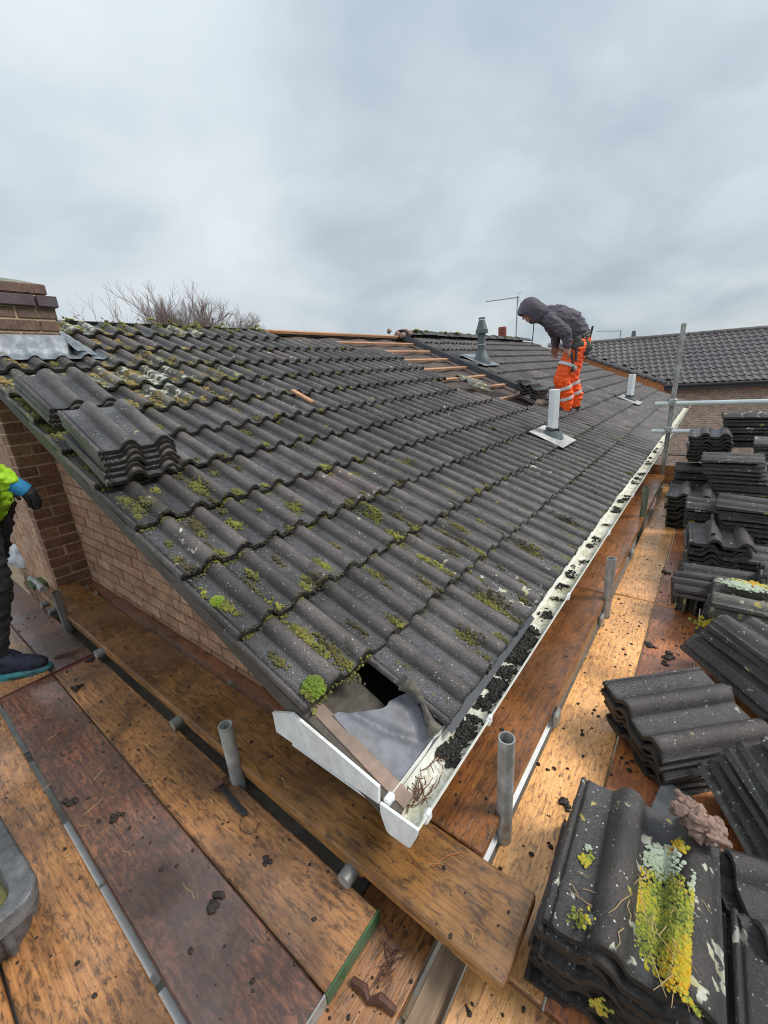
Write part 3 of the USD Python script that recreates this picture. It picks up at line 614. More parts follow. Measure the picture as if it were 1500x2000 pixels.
# lead apron and side flashing, dressed over the tile rolls
def tile_surf(y, s):
    k = math.floor(s/G); return -(s-k*G)*TAU + prof(((y-YV) % 0.30)) + 0.004
la = []; NY, NS = 44, 8
for i in range(NY):
    y = 0.52 + i/(NY-1)*0.80
    for j in range(NS):
        a = j/(NS-1); s = 7.40*G + a*0.17
        h = max(tile_surf(y, s), 0) * (1-a)**.5 + .006 + (0.10*max(a-.55, 0)/.45)
        if y > 1.14: h = tile_surf(y, s) + .010 + .01*noise([[y*20, s*20, 0]])[0]
        la.append(RP(y, s, h))
F = []
for i in range(NY-1):
    for j in range(NS-1):
        a = i*NS+j; F += [(a, a+NS+1, a+1), (a, a+NS, a+NS+1)]
obj('lead_apron', trimesh.Trimesh(la, F, process=False), LEAD, ch, smooth=True)
sf = []
for k in range(7):
    s = 7.55*G + k*.13
    w0 = .15-.012*k
    P = []
    for a in np.linspace(0, 1, 7):
        for b in (0, 1):
            y = CY1+.004 + a*w0; P.append(RP(y, s+b*.16+.02*a, max(tile_surf(y, s+b*.16), .0)+.011+.012*b*(1-a)+.05*(1-a)**3))
    sf.append(trimesh.Trimesh(P, [(2*q, 2*q+2, 2*q+3) for q in range(6)]+[(2*q, 2*q+3, 2*q+1) for q in range(6)], process=False))
obj('side_flashing', many(sf), LEAD, ch, smooth=True)

# ------------------------------------------------------------------ scaffold
scaf = thing('scaffold', 'scaffold of wet timber boards and steel tubes wrapping the house corner', 'scaffold')
def board(lo, hi, m, dz=0.0, yaw=0.0, band=None, ends=()):
    c = (np.array(lo)+np.array(hi))/2; R = rot(yaw, rng.normal(0, .12), rng.normal(0, .12))
    b = moved(rbox(np.array(lo)-c, np.array(hi)-c, 0.004), R, c+np.array([0, 0, dz]))
    p = obj('board', b, m, scaf, smooth=False)
    lo, hi = np.array(lo, float), np.array(hi, float); ax = 0 if hi[0]-lo[0] > hi[1]-lo[1] else 1
    for e, bm in ends:
        l2, h2 = lo-.0025, hi+.0025
        if e == 0: l2[ax] = lo[ax]-.003; h2[ax] = lo[ax]+.012
        else: l2[ax] = hi[ax]-.002; h2[ax] = hi[ax]+.003
        obj('end_band', moved(rbox(l2-c, h2-c, .001), R, c+np.array([0, 0, dz])), bm, p, smooth=False)
T = .038
RUSTB = RUST
# gable side, boards along x, top at z = 0
board((-2.588, .322, -T), (-.538, .522, 0), WX_TAN, ends=((1, GREENP), (0, REDP)))
board((-2.585, .099, -T), (-.541, .317, 0), WX_DARK, ends=((1, GALV), (0, RUSTB)))
board((-2.60, -.142, -T), (-.50, .080, 0), WX_TAN)
board((-2.60, -.372, -T), (-.52, -.150, 0), WX_TAN)
board((-2.60, -.602, -T), (-.52, -.380, 0), WX_DARK)
board((-5.3, .322, -T), (-2.612, .520, 0), WX_DARK, ends=((1, RUSTB),))
board((-5.4, .100, -T), (-2.608, .317, 0), WX_TAN, ends=((1, RUSTB),))
board((-5.4, -.142, -T), (-2.61, .090, 0), WX_DARK)
board((-5.4, -.372, -T), (-2.61, -.150, 0), WX_DARK)
# raised inner board on the gable side and the one along the eaves
board((-3.62, .542, .047), (-.192, .758, .085), WX_BROWN)
board((-3.60, .551, .004), (-.62, .750, .044), WX_BROWN)
obj('timber_packer', rbox((-3.60, .5245, -.080), (-.62, .615, -.040), .004), BARGE, scaf)  # dark strip added here to give the gap its shade, not a real packer
board((-.572, .766, .047), (-.348, 2.466, .085), WY_BROWN)
board((-.572, 2.474, .047), (-.350, 5.66, .085), WY_BROWN)
board((-3.62, .815, -.01), (-1.02, .862, .045), WY_RED if False else wood_mat('board_rust_x', (0.36, 0.14, 0.06), (0.2, 0.08, 0.04), axis='x'))
# eaves side, boards along y, top at z = -0.04
Z1, Z0 = -.04, -.04-T
board((-.348, .62, Z0), (-.127, 2.728, Z1), WY_TAN)
board((-.121, .62, Z0), (.092, 2.700, Z1), WY_RED)
board((.098, .62, Z0), (.318, 2.9, Z1), WY_RED)
board((.324, .62, Z0), (.545, 2.9, Z1), WY_TAN)
board((.551, .62, Z0), (.772, 2.9, Z1), WY_RED)
board((.778, .62, Z0), (1.0, 2.9, Z1), WY_TAN)
board((-.348, 2.738, Z0), (-.127, 5.72, Z1), WY_TAN)
board((-.121, 2.710, Z0), (.092, 5.72, Z1), WY_RED)
board((.098, 2.91, Z0), (.318, 5.72, Z1), WY_TAN)
board((.324, 2.91, Z0), (.545, 5.72, Z1), WY_RED)
board((.551, 2.91, Z0), (.772, 5.72, Z1), WY_TAN)
board((.778, 2.91, Z0), (1.0, 5.72, Z1), WY_RED)
board((-.615, -.8, Z0), (-.392, .70, Z1), WX_TAN if False else wood_mat('board_orange_y', (0.44, 0.19, 0.06), (0.25, 0.10, 0.035), axis='y', mudamt=.5))
board((-.300, -.8, Z0), (-.078, .612, Z1), WY_TAN)
board((-.072, -.8, Z0), (.150, .612, Z1), WY_RED)
board((.156, -.8, Z0), (.378, .612, Z1), WY_TAN)
obj('timber_packer', rbox((-.375, .28, -.115), (-.318, .64, -.045), .004), TIMBER_GREY, scaf)
obj('tube', tube((-.75, .395, -.085), (.9, .405, -.085), .0242, n=16), GALV, scaf)
obj('timber_packer', rbox((-.415, 1.50, -.035), (-.353, 2.26, .046), .004), TIMBER_GREY, scaf)
obj('timber_packer', rbox((-.415, 2.62, -.035), (-.356, 3.25, .046), .004), TIMBER_GREY, scaf)
# transom stubs under the raised boards
for x in (-3.54, -3.37, -2.536, -1.658, -.652):
    obj('transom', tube((x, .508, .0235), (x-.005, .80, .0235), .0232, n=18), GALV, scaf)
for y in (1.462, 2.30, 3.33, 4.4, 5.30):
    obj('transom', tube((-.338, y, .0035), (-.60, y+.005, .0035), .0232, n=18), GALV, scaf)
    obj('coupler', many([rbox((-.352, y-.033, -.03), (-.330, y+.033, .036), .008)]), GALV, scaf)
# standards
def standard(x, y, ztop, m=GALV, lean=(0, 0)):
    obj('standard', pipe((x, y, -4.9), (x+lean[0], y+lean[1], ztop), .0242), m, scaf, smooth=35)
standard(-1.212, .530, .259); standard(-3.093, .532, .250); standard(-.344, .920, .372); standard(-.340, 2.42, .338)
standard(-.366, 4.02, .343, GALV_GREEN); standard(-.384, 5.74, 1.70)
for z, m in ((.90, GALV_PALE), (.595, GALV_PALE)):
    obj('guard_rail', tube((-.545, 5.70, z-.02), (2.6, 5.68, z+.02), .0242, n=16), m, scaf)
    obj('coupler', many([rbox((-.425, 5.672, z-.035), (-.345, 5.765, z+.035), .012), tube((-.385, 5.66, z+.0), (-.385, 5.62, z), .008, n=8)]), GALV, scaf)
obj('guard_rail', tube((-.36, 5.76, .30), (1.4, 5.78, .28), .006, n=8), BLACKM, scaf)
obj('toe_board', rbox((-.58, 5.725, -.04), (1.2, 5.763, .185), .004), WX_BROWN, scaf)
for xa, xb in ((-1.62, -1.30), (-1.285, -.95), (-.90, -.66)): obj('ledger', tube((xa, .089, -.066), (xb, .089, -.066), .0242, n=14), WPVC, scaf)
obj('ledger', tube((-5.4, -.146, -.064), (-.2, -.146, -.064), .0242, n=14), GALV_PALE, scaf)
obj('ledger', tube((-4.2, .60, .02), (-3.85, .60, .02), .0242, n=14), GALV, scaf)
obj('board_end_block', rbox((-4.12, .555, .002), (-3.95, .66, .036)), plain('green_board', (0.06, .10, .03), .6), scaf)
for x in (-4.6, -2.2, -1.0, -.45): obj('transom', tube((x, -.7, -.115), (x, .54, -.115), .0242, n=12), GALV, scaf)
# white ribbed sheet below the slot in the deck
ws = thing('ribbed_sheet', 'white ribbed plastic sheet seen through the slot beside the near steel standard', 'plastic sheet')
obj('panel', rbox((-.56, .70, -.030), (-.352, 1.44, -.022)), WPVC, ws)
for q in range(9): obj('rib', rbox((-.548+q*.022, .70, -.0225), (-.538+q*.022, 1.44, -.012), .002), WPVC, ws)
ws2 = thing('ribbed_sheet', 'short white plastic sheet in the slot beside the second standard from the near corner', 'plastic sheet')
obj('panel', rbox((-.50, 2.33, -.030), (-.352, 2.58, -.018)), WPVC, ws2)
for q in range(5): obj('rib', rbox((-.452+q*.022, 2.33, -.018), (-.442+q*.022, 2.58, -.008), .002), WPVC, ws2)

# ------------------------------------------------------------------ pipes on the roof
def base_y(y, s): return RP(y, s)
def vent_post(y, s, h, label):
    p = RP(y, s, .02); t = thing('vent_post', label, 'vent pipe')
    R = rot(-52)
    fl = slopebox(y-.26, y+.22, s-.20, s+.17, .030, .037); obj('flashing', fl, plain('flashing_pale', (.50, .49, .46), .45, var=.4, scale=18, bump=.4) if 'near' in label else '/World/Looks/flashing_pale', t)
    c = sweep([p+[0, 0, -.02], p+[0, 0, .035], p+[0, 0, .06]], [.118, .098, .085], 18); obj('collar', c, FLUE, t)
    obj('clamp', moved(rbox((-.080, -.040, 0), (.080, .046, .06), .006), R, p+[0, 0, .03]), BLACKP, t)
    obj('cover', moved(rbox((-.074, -.022, 0), (.074, .030, h-.06), .004), R, p+[0, 0, .07]), WPVC, t)
vent_post(4.461, .45*G, .455, 'white square plastic post on a lead flashing near the crouching roofer')
vent_post(8.96, .35*G, .44, 'white square plastic post standing farther down the roof beyond the roofer')
t = thing('roof_flue', 'dark grey flue pipe with conical cowl on the roof', 'flue'); p = np.array([-3.125, 6.70, 1.42])
obj('flashing', slopebox(6.45, 7.05, 5.7*G, 7.2*G, .034, .040), LEAD, t)
obj('base', sweep([p, p+[0, 0, .10], p+[0, 0, .17], p+[0, 0, .25]], [.15, .145, .10, .075], 20), FLUE, t)
obj('pipe', tube(p+[0, 0, .22], p+[0, 0, .56], .062, n=20), FLUE, t)
obj('cowl', sweep([p+[0, 0, .50], p+[0, 0, .505], p+[0, 0, .56], p+[0, 0, .57], p+[0, 0, .70]], [.07, .098, .098, .085, .05], 20), FLUE, t)
obj('cap', many([tube(p+[0, 0, .725], p+[0, 0, .738], .052, n=20)]+[tube(p+[.04*math.cos(a), .04*math.sin(a), .69], p+[.04*math.cos(a), .04*math.sin(a), .73], .006, n=6) for a in (0, 1.57, 3.14, 4.71)]), FLUE, t)
obj('collar_ring', tube(p+[0, 0, .335], p+[0, 0, .345], .066, n=20), GALV_PALE, t)

# ------------------------------------------------------------------ loose tiles
def loose(R, t, mt, seed, label, group=None, **kw):
    put_tile('loose_tile', '/World', R, t, mt, seed, label=label, cat='roof tile', group=group, **kw)
ORD = ['', 'second', 'third', 'fourth', 'fifth', 'sixth', 'seventh', 'eighth', 'ninth', 'tenth', 'eleventh', 'twelfth', 'thirteenth', 'fourteenth', 'fifteenth']
def nth(label, k): return label.replace(' tile', f' {ORD[k]}-from-top tile', 1) if ' tile' in label else f'{ORD[k]}-from-top '+label
def stack(c, yaw, n, z0, mats, label_top, label_rest, step=.034, tx=0, ty=0, shift=(0, 0), jit=.008, seed=0, top=None, yj=1.5, base_frame=None):
    """c: centre (x, y) of the lowest tile, yaw: degrees, 0 = tile's length along +y, rails on its -x side"""
    for i in range(n):
        R = rot(yaw + rng.normal(0, yj), tx + rng.normal(0, .6), ty + rng.normal(0, .6))
        up = rot(yaw, tx, ty)[:, 2]
        o = rot(yaw, tx, ty) @ np.array([shift[0]*i + rng.normal(0, jit), shift[1]*i + rng.normal(0, jit), 0])
        pos = np.array([c[0], c[1], z0+.014]) + up*step*i + o
        last = i == n-1
        m = (top or mats[0]) if last else mats[(i*7+seed) % len(mats)]
        loose(R, pos + R @ np.array([-.165, -.21, 0]), m, 1000+seed*40+i, label_top if last else nth(' '+label_rest, n-1-i).strip(), None if last else label_rest)
# two stacks lying on the roof near the verge
def roof_stack(y, s, n, lab, rest, seed):
    for i in range(n):
        h = .040 + .023*i; R = np.column_stack([np.array([0, 1.0, 0]), UP, NRM]) @ rot(rng.normal(0, .8))
        last = i == n-1
        loose(R, RP(y+rng.normal(0, .007), s + .013*i + rng.normal(0, .008), h), TILE if not last else TILE, 700+seed*20+i, lab if last else nth(rest, n-1-i), None if last else rest)
roof_stack(.645, 2.86*G, 6, 'top tile of the lower stack lying on the roof by the verge', 'grey tile under the top of the lower stack on the roof', 1)
roof_stack(.650, 4.55*G, 4, 'top tile of the upper stack on the roof below the chimney', 'grey tile under the top of the upper stack on the roof', 2)
# broken pale mortar on their heads
# dark stack beside the opening
for i in range(5):
    R = np.column_stack([np.array([0, 1.0, 0]), UP, NRM]) @ rot(90 + rng.normal(0, 1.5))
    last = i == 4
    loose(R, RP(6.12+rng.normal(0, .012), 2.35*G+rng.normal(0, .01), .03+.03*i), TILE_DARK, 780+i, 'top tile of the dark stack beside the roofer\'s feet' if last else nth('dark tile in the low stack beside the roofer\'s feet', 4-i), None if last else 'tiles in the dark stack by the roofer')
R = np.column_stack([np.array([0, 1.0, 0]), UP, NRM]) @ rot(70, 6)
loose(R, RP(5.10, 3.35*G, .045), TILE_MOSSY, 790, 'single tile lying skewed at the edge of the stripped strip')

DK = [TILE_DARK, TILE_DARK, TILE_LICHEN]
# (the pile on the deck, from far to near)
stack((-.055, 4.40), 0, 9, Z1, DK, 'top tile of the far end-on stack on the deck boards', 'dark tile in the far end-on stack left of the pile', seed=1)
stack((.165, 3.93), -86, 10, Z1, DK, 'top tile of the sideways stack in front of the far end-on stack', 'dark tile in the sideways stack before the far end-on one', seed=2, shift=(0, -.003))
stack((.42, 5.18), -92, 11, Z1, DK, 'top tile of the rear stack beneath the wavy-ended tiles', 'dark tile in the rear stack beneath the wavy-ended tiles', seed=3)
stack((-.005, 5.16), 2, 8, .40, DK, 'pale-headed top tile of the wavy-ended stack under the guard rail', 'dark tile in the wavy-ended stack under the guard rail', seed=4)
stack((-.03, 5.10), -88, 11, Z1, DK, 'top tile of the far left stack under the wavy-ended tiles', 'dark tile in the far left stack under the wavy-ended tiles', seed=5)
stack((.37, 5.46), -89, 9, .50, DK, 'top tile of the highest stack of the pile at the far right', 'dark tile in the highest stack at the far right', seed=6, shift=(0, -.012), top=TILE_DARK)
stack((.86, 5.46), -89, 10, .47, DK, 'top tile of the highest stack beside the picture edge', 'dark tile in the highest stack beside the picture edge', seed=7)
stack((.27, 4.68), -89, 9, .22, DK, 'top tile of the long sideways stack in the middle of the pile', 'dark tile in the long sideways middle stack', seed=8, shift=(0, -.012), top=TILE_LICHEN)
stack((.76, 4.64), -90, 9, .22, DK, 'top tile of the sideways middle stack at the picture edge', 'dark tile in the sideways middle stack at the edge', seed=9)
stack((.36, 4.66), -90, 7, Z1, DK, 'top hidden tile in the lower middle stack', 'dark tile in the lower middle stack', seed=10)
stack((.56, 4.98), -92, 5, .46, [TILE_MOSSY], 'mossy pale tile lying on the pile below the highest stack', 'mossy tile in the small stack below the highest one', seed=11, top=TILE_MOSSY, shift=(0, -.01))
stack((.40, 3.66), -93, 8, .14, DK, 'top tile of the sideways stack right of the gap in the pile', 'dark tile in the sideways stack right of the gap', seed=12, shift=(0, -.014), top=TILE_DARK)
stack((.42, 3.30), -91, 6, Z1, DK, 'grey-edged top tile just behind the lichen-covered tile', 'grey-edged tile behind the lichen-covered tile', seed=13, top=TILE, step=.04, shift=(0, -.01))
stack((.14, 3.34), 4, 9, Z1, DK, 'top tile of the stack beside the upright tile in the gap', 'dark tile in the stack beside the upright tile', seed=14)
loose(rot(2, 0, 84), np.array([.115, 3.20, .30]), TILE, 1800, 'tile standing on edge in the gap of the pile')
stack((.32, 2.60), -95, 8, Z1, [TILE_LICHEN, TILE_DARK, TILE_MOSSY], 'tile covered in white and yellow lichen on the mossy stack', 'mossy tile under the lichen-covered tile', seed=15, top=TILE_MOSSY, step=.031, yj=4, jit=.014)
stack((.55, 2.95), -88, 7, Z1, [TILE_DARK, TILE_MOSSY], 'top tile of the low stack behind the lichen-covered tile', 'dark tile in the low stack behind the lichen-covered one', seed=30, step=.036)
stack((.16, 2.98), -84, 5, Z1, DK, 'top tile of the short stack beside the green upright piece', 'dark tile in the short stack beside the green piece', seed=31, step=.034, shift=(0, .006))
# small upright green tile with two dark offcuts on it
put_tile('loose_tile', '/World', rot(4, 88), (-.025, 2.70, -.035), TILE_MOSSY, 1811, L=.15, w=.34, label='small mossy green tile piece standing upright on the deck', cat='roof tile')
for i in range(2):
    put_tile('loose_tile', '/World', rot(92+i*4), (.20, 2.60+.01*i, .125+.03*i), TILE_DARK, 1820+i, L=.24, w=.6, label=('lower' if i == 0 else 'upper')+' dark tile offcut resting on the green upright piece', cat='roof tile')
# diagonal pile
stack((.29, 2.09), 223, 6, .02, [TILE_DARK, TILE_LICHEN], 'top tile of the diagonal fanned stack', 'dark tile in the diagonal fanned stack', seed=16, tx=-4, ty=-14, shift=(-.012, .004), step=.034, top=TILE_LICHEN)
stack((.55, 1.95), 218, 6, .05, [TILE_DARK, TILE_LICHEN], 'top tile beside the diagonal stack at the picture edge', 'dark tile beside the diagonal stack at the picture edge', seed=17, tx=-4, ty=-10)
# low tilted stack on the tan board
stack((.085, 1.62), -46, 6, -.02, DK, 'top dark tile of the low tilted stack lying across the tan board', 'dark tile in the low tilted stack on the tan board', seed=18, ty=12, shift=(-.008, -.006), step=.029, top=TILE_DARK)
# leaning fan
stack((.34, 1.30), 206, 7, .0, [TILE_DARK, TILE_MOSSY, TILE_LICHEN], 'mossy top tile of the leaning stack at the picture edge', 'tile in the leaning stack with green mossy edges', seed=19, tx=-3, ty=-30, shift=(-.004, .004), step=.036, top=TILE_MOSSY)
stack((.40, 1.02), 118, 6, -.02, DK, 'top tile with wavy end beside the big lichen tile', 'tile with wavy end beside the big lichen tile', seed=20, tx=6, step=.03, jit=.014, yj=4)
# the near stack
stack((-.005, .862), 1, 9, Z1+.004, DK, 'big near tile with yellow lichen at the bottom of the picture', 'dark tile under the big lichen tile', seed=21, top=TILE_LICHEN, step=.0265)
stack((.355, .74), 2, 8, Z1+.004, DK, 'near tile at the bottom right corner of the picture', 'dark tile in the bottom right corner stack', seed=22, top=TILE_DARK, step=.0265)
stack((.71, .80), 2, 6, Z1+.004, DK, 'dark tile at the right, outside the corner stack', 'dark tile in the outermost right stack', seed=23)

# ------------------------------------------------------------------ moss
def roof_h(y, s):
    k = math.floor(s/G); return -(s-k*G)*TAU + prof((y-YV) % 0.30)
def patch(y, s, ly, ls, n, r, seed):
    out = []; g = np.random.default_rng(seed)
    for i in range(int(n*2.6)):
        a, b = g.normal(0, .40), g.normal(0, .40)
        yy, ss2 = y+a*ly, s+b*ls
        if yy < .63 or yy > 12 or ss2 < -1.98*G: continue
        q = r*.62*g.uniform(.35, 1.25)*(1-.45*min(1, math.hypot(a, b)))
        v = ICV*(1+g.uniform(-.45, .45, (len(ICV), 1)))*A3*q
        out.append(trimesh.Trimesh(RP(yy, ss2, roof_h(yy, ss2)+q*.3+.010*g.random()*max(0, 1-math.hypot(a, b)*1.3)) + v @ RFRAME.T, ICF[:, ::-1], process=False))
    return out
A3 = np.array([1.15, 1.15, .8])
mo, mb, lo_ = [], [], []
g = np.random.default_rng(11)
def open_area(y, s):
    k = math.floor(s/G); return (k == -2 and y < .93) or (k in left_end and left_end[k]-.05 < y < RIGHT0) or (k >= 10)
for i in range(1050):
    y = YV + .03 + 6.0*g.random()**1.35; k = int(g.integers(-2, 10))
    # more moss in the lowest courses and at the top left
    pr_ = .95 if k <= 0 else (.62 if k <= 2 else (.30 if k < 6 else .42))
    if k >= 5 and y < 2.2: pr_ = .95
    if g.random() > pr_: continue
    s = k*G + (g.uniform(.02, .30) if g.random() < .7 else g.uniform(.0, .06))
    j = round((y-YV-.05)/.15); yy = YV + .055 + .15*j + g.normal(0, .015)     # pans
    if open_area(yy, s): continue
    sz = g.uniform(.35, 1.2)
    tgt = mo if g.random() < (.62 if k > 2 else .36) else mb
    if k >= 5 and y < 2.0 and g.random() < .55: tgt = lo_
    tgt += patch(yy, s, .034*sz, .062*sz*(1.7 if k <= 0 else 1), int(g.integers(16, 40)*sz), .0125, i)
# named patches
for (y, s, ly, ls, n, r) in ((.70, 2.35*G, .06, .09, 90, .013), (.985, 2.50*G, .05, .11, 80, .012), (1.29, 1.42*G, .05, .10, 60, .011), (.66, .45*G, .03, .05, 30, .010), (.72, 3.3*G, .10, .12, 110, .013), (.68, 4.6*G, .06, .12, 80, .013), (.66, 5.6*G, .05, .12, 60, .013),
                             (1.62, .72*G, .05, .13, 80, .011), (1.95, -.4*G, .05, .12, 80, .011), (1.30, -1.6*G, .05, .12, 80, .011), (1.6, -1.5*G, .05, .13, 80, .011), (2.2, -1.4*G, .05, .13, 80, .011), (2.8, -1.5*G, .05, .13, 70, .011)):
    (mo if s > 0 else mb).extend(patch(y, s, ly, ls, n, r, int(1000+s*100+y*17)))
for k in range(-1, 6):       # along the verge and in the joints between rows
    for q in range(14):
        yy = YV + g.uniform(.02, 1.6)*(1 if q > 3 else .15)
        mo += patch(yy, k*G-.006, .05, .012, 8, .008, 3000+k*30+q)
for q in range(42):          # on the ridge
    yy = g.uniform(1.25, 3.4); mo += patch(yy, 9.7*G+g.uniform(-.05, .15), .08, .05, 14, .016, 5000+q)
for q in range(40):
    yy = g.uniform(6.2, 11.5); mo += [blob(RP(yy, 10.1*G, .085)+[g.normal(0, .05), 0, 0], g.uniform(.02, .045), (1, 1.5, .6), ICO1, q)]
for q in range(26):          # ochre lichen carpets below the chimney
    yy, kk = g.uniform(.66, 2.3), g.integers(5, 8); lo_ += patch(yy, kk*G+g.uniform(.03, .25), .07, .07, 30, .010, 6000+q)
em2 = []
for i in range(9000):
    yy = YV+.02+4.2*g.random()**1.25; k = int(g.integers(-1, 8))
    if open_area(yy, k*G+.02) or noise([[yy*7, k*3.1, 2]])[0] < .42: continue
    q = g.uniform(.0025, .0062); v = ICV*(1+g.uniform(-.4, .4, (len(ICV), 1)))*q*np.array([1.3, .8, .9])
    em2.append(trimesh.Trimesh(RP(yy, k*G+g.normal(-.001, .003), prof((yy-YV) % .30)-g.uniform(0, .014)) + v @ RFRAME.T, ICF[:, ::-1], process=False))
obj('edge_moss', many(em2), MOSS_EDGE, smooth=True, kind='stuff', label='dark moss fringe clinging to the lower tile edges', cat='moss')
obj('moss', many(mo), MOSS, smooth=True, kind='stuff', label='green and olive moss cushions growing in the tile pans and joints', cat='moss')
obj('moss', many(mb), MOSS_BROWN, smooth=True, kind='stuff', label='brown wet moss lying in the pans of the lowest courses', cat='moss')
obj('lichen', many(lo_), LICHEN_O, smooth=True, kind='stuff', label='ochre lichen crusts on the tiles below the chimney', cat='lichen')
def cushion(y, s, r, label, seed):
    c = RP(y, s, roof_h(y, s)); gg = np.random.default_rng(seed); out = [blob(c, r*.9, (1, 1, .75), ICO2, seed, .2, RFRAME)]
    for i in range(420):
        d = gg.normal(size=3); d[2] = abs(d[2])*.9; d /= np.linalg.norm(d)
        out.append(blob(c + RFRAME @ (d*r*np.array([1, 1, .8])*gg.uniform(.86, 1.04)), gg.uniform(.0035, .0065)*(r/.035)**.5, base=ICO0, seed=i, amp=.5))
    obj('moss_clump', many(out), MOSS_GREEN, smooth=True, label=label, cat='moss')
cushion(.682, -.90*G, .036, 'large round bright green moss cushion beside the missing corner tile', 5)
cushion(.655, .50*G, .024, 'small round bright green moss cushion at the verge edge', 6)

# lichen on the near tile and on the mossy ones of the pile
def crust(P, R, w, l, n, r, seed, h=.004, surf=None):
    gg = np.random.default_rng(seed); out = []
    for i in range(n):
        a, b = gg.normal(0, .45, 2)
        ang = math.atan2(b, a); lim = .75+.35*noise([[math.cos(ang)*1.6+5, math.sin(ang)*1.6+5, seed]])[0]
        if math.hypot(a, b) > lim: continue
        q = r*gg.uniform(.5, 1.2); lp = np.array([a*w, b*l, 0])
        z = surf(lp[0], lp[1]) if surf else 0
        out.append(blob(np.asarray(P) + R @ (lp+[0, 0, z+h*.4]), q, (1.2, 1.2, .5), ICO1 if q > .005 else ICO0, seed+i, .55, R))
    return out
near_R = rot(1); near_o = np.array([-.17, .652, Z1+.018+.0265*8])
def on_near(x, y): return near_o + near_R @ np.array([x, y, prof(x)])
def crust_near(cx, cy, w, l, n, r, seed):
    return crust(on_near(cx, cy) - np.array([0, 0, prof(cx)]), near_R, w, l, n, r, seed, surf=lambda a, b: prof(cx+a))
ly = crust_near(.240, .150, .095, .125, 3000, .0034, 1) + crust_near(.285, .07, .05, .07, 600, .0042, 2) + crust_near(.075, .19, .018, .03, 60, .004, 3) + crust_near(.09, .05, .03, .03, 60, .004, 8) + crust_near(.255, .33, .03, .02, 60, .004, 9)
lw = crust_near(.225, .285, .045, .06, 420, .0040, 4) + crust_near(.30, .23, .022, .06, 160, .004, 5) + crust_near(.07, .22, .01, .012, 14, .004, 6)
c2 = np.array([.27, 2.60, Z1+.014+.031*8+.02]); R2 = rot(-95)
lw += crust(c2, R2, .07, .14, 260, .007, 11) ; ly += crust(c2+[.02, .04, 0], R2, .04, .12, 120, .006, 12)
c3 = np.array([.40, 1.33, .285]); R3 = rot(206, -3, -30)
lw += crust(c3, R3, .05, .14, 200, .006, 14, h=.02); ly += crust(c3+[.0, -.02, .0], R3, .02, .05, 60, .005, 15, h=.03)
ly += crust(np.array([.14, 2.44, .06]), rot(0, 80), .10, .05, 80, .008, 16); ly += crust(np.array([-.02, .64, .08]), rot(0, 85), .03, .03, 40, .005, 17)
obj('lichen', many(ly), LICHEN_Y, smooth=True, kind='stuff', label='bright yellow and lime lichen crust on the near tile and the pile', cat='lichen')
obj('lichen', many(lw), LICHEN_W, smooth=True, kind='stuff', label='pale grey-white lichen crust above the yellow on the near tile and pile', cat='lichen')

# ------------------------------------------------------------------ debris
sil = []
gg = np.random.default_rng(21)
def silt(y, n, w, r):
    x = -.524+gg.normal(0, .012)
    for q in range(n):
        a, b = gg.normal(0, .4, 2); rr = r*gg.uniform(.4, 1.2)
        hgt = .014*max(0, 1-math.hypot(a, b))
        px_ = float(np.clip(x+a*.035, -.548, -.480)); zf = .222+.010*abs((px_+.515)/.04)
        v = ICV*(1+gg.uniform(-.4, .4, (len(ICV), 1)))*rr*np.array([1.1, 1.2, .8])
        sil.append(trimesh.Trimesh(v+[px_, y+b*w, zf+hgt*gg.uniform(.2, 1)], ICF, process=False))
for i in range(26):
    y = .76+gg.random()*.88; silt(y, int(gg.integers(30, 190)), gg.uniform(.02, .065), .0060)
for i in range(38):
    y = 1.65+gg.random()**1.3*5.5; silt(y, int(gg.integers(8, 80)), gg.uniform(.01, .06), .0055)
obj('gutter_silt', many(sil), SILT, smooth=True, kind='stuff', label='black wet moss and silt lying in the white gutter', cat='debris')
crumbs = []
def scatter(x0, x1, y0, y1, z, n, rmax=.008):
    for i in range(n):
        x, y = gg.uniform(x0, x1), gg.uniform(y0, y1); r = rmax*gg.uniform(.1, 1)**3.2*.8+.0009
        crumbs.append(blob((x, y, z+r*.3), r, (1.2, 1, .6), ICO0, i, .5, rot(gg.uniform(0, 360))))
scatter(-3.6, -.2, .55, .75, .085, 260, .006); scatter(-.57, -.35, .77, 5.6, .085, 170, .006)
scatter(-2.58, -.55, .1, .52, 0, 240, .007); scatter(-2.58, -.5, -.37, .08, 0, 150, .007); scatter(-3.6, -2.62, -.1, .52, 0, 80, .008)
scatter(-.345, -.13, .62, 5.0, Z1, 420, .009); scatter(-.12, .09, .9, 3.4, Z1, 240, .010); scatter(-.61, -.395, .1, .55, Z1, 90, .007); scatter(-.29, -.08, .1, .61, Z1, 80, .007)
for (x, y, z, r) in ((-2.35, .36, 0, .026), (-2.55, .47, 0, .02), (-1.45, .2, 0, .018), (-.9, .42, 0, .014), (-.93, .27, 0, .02), (-.01, 2.2, Z1, .03), (-.10, 2.25, Z1, .025), (-.02, 2.12, Z1, .02), (-.22, 1.15, Z1, .02), (-.12, 3.2, Z1, .025), (.0, 1.45, Z1, .025), (-1.12, .62, .085, .008), (-.55, .70, .085, .012), (-1.65, .13, 0, .02), (-.47, 1.2, .085, .010)):
    for q in range(5): crumbs.append(blob((x+gg.normal(0, r*.5), y+gg.normal(0, r*.5), z+r*.2), r*gg.uniform(.3, .6), (1.2, 1, .6), ICO1, q, .5))
obj('dirt_crumbs', many(crumbs), CRUMB, smooth=True, kind='stuff', label='dark crumbs of moss and grit scattered over the wet boards', cat='debris')
tw = []
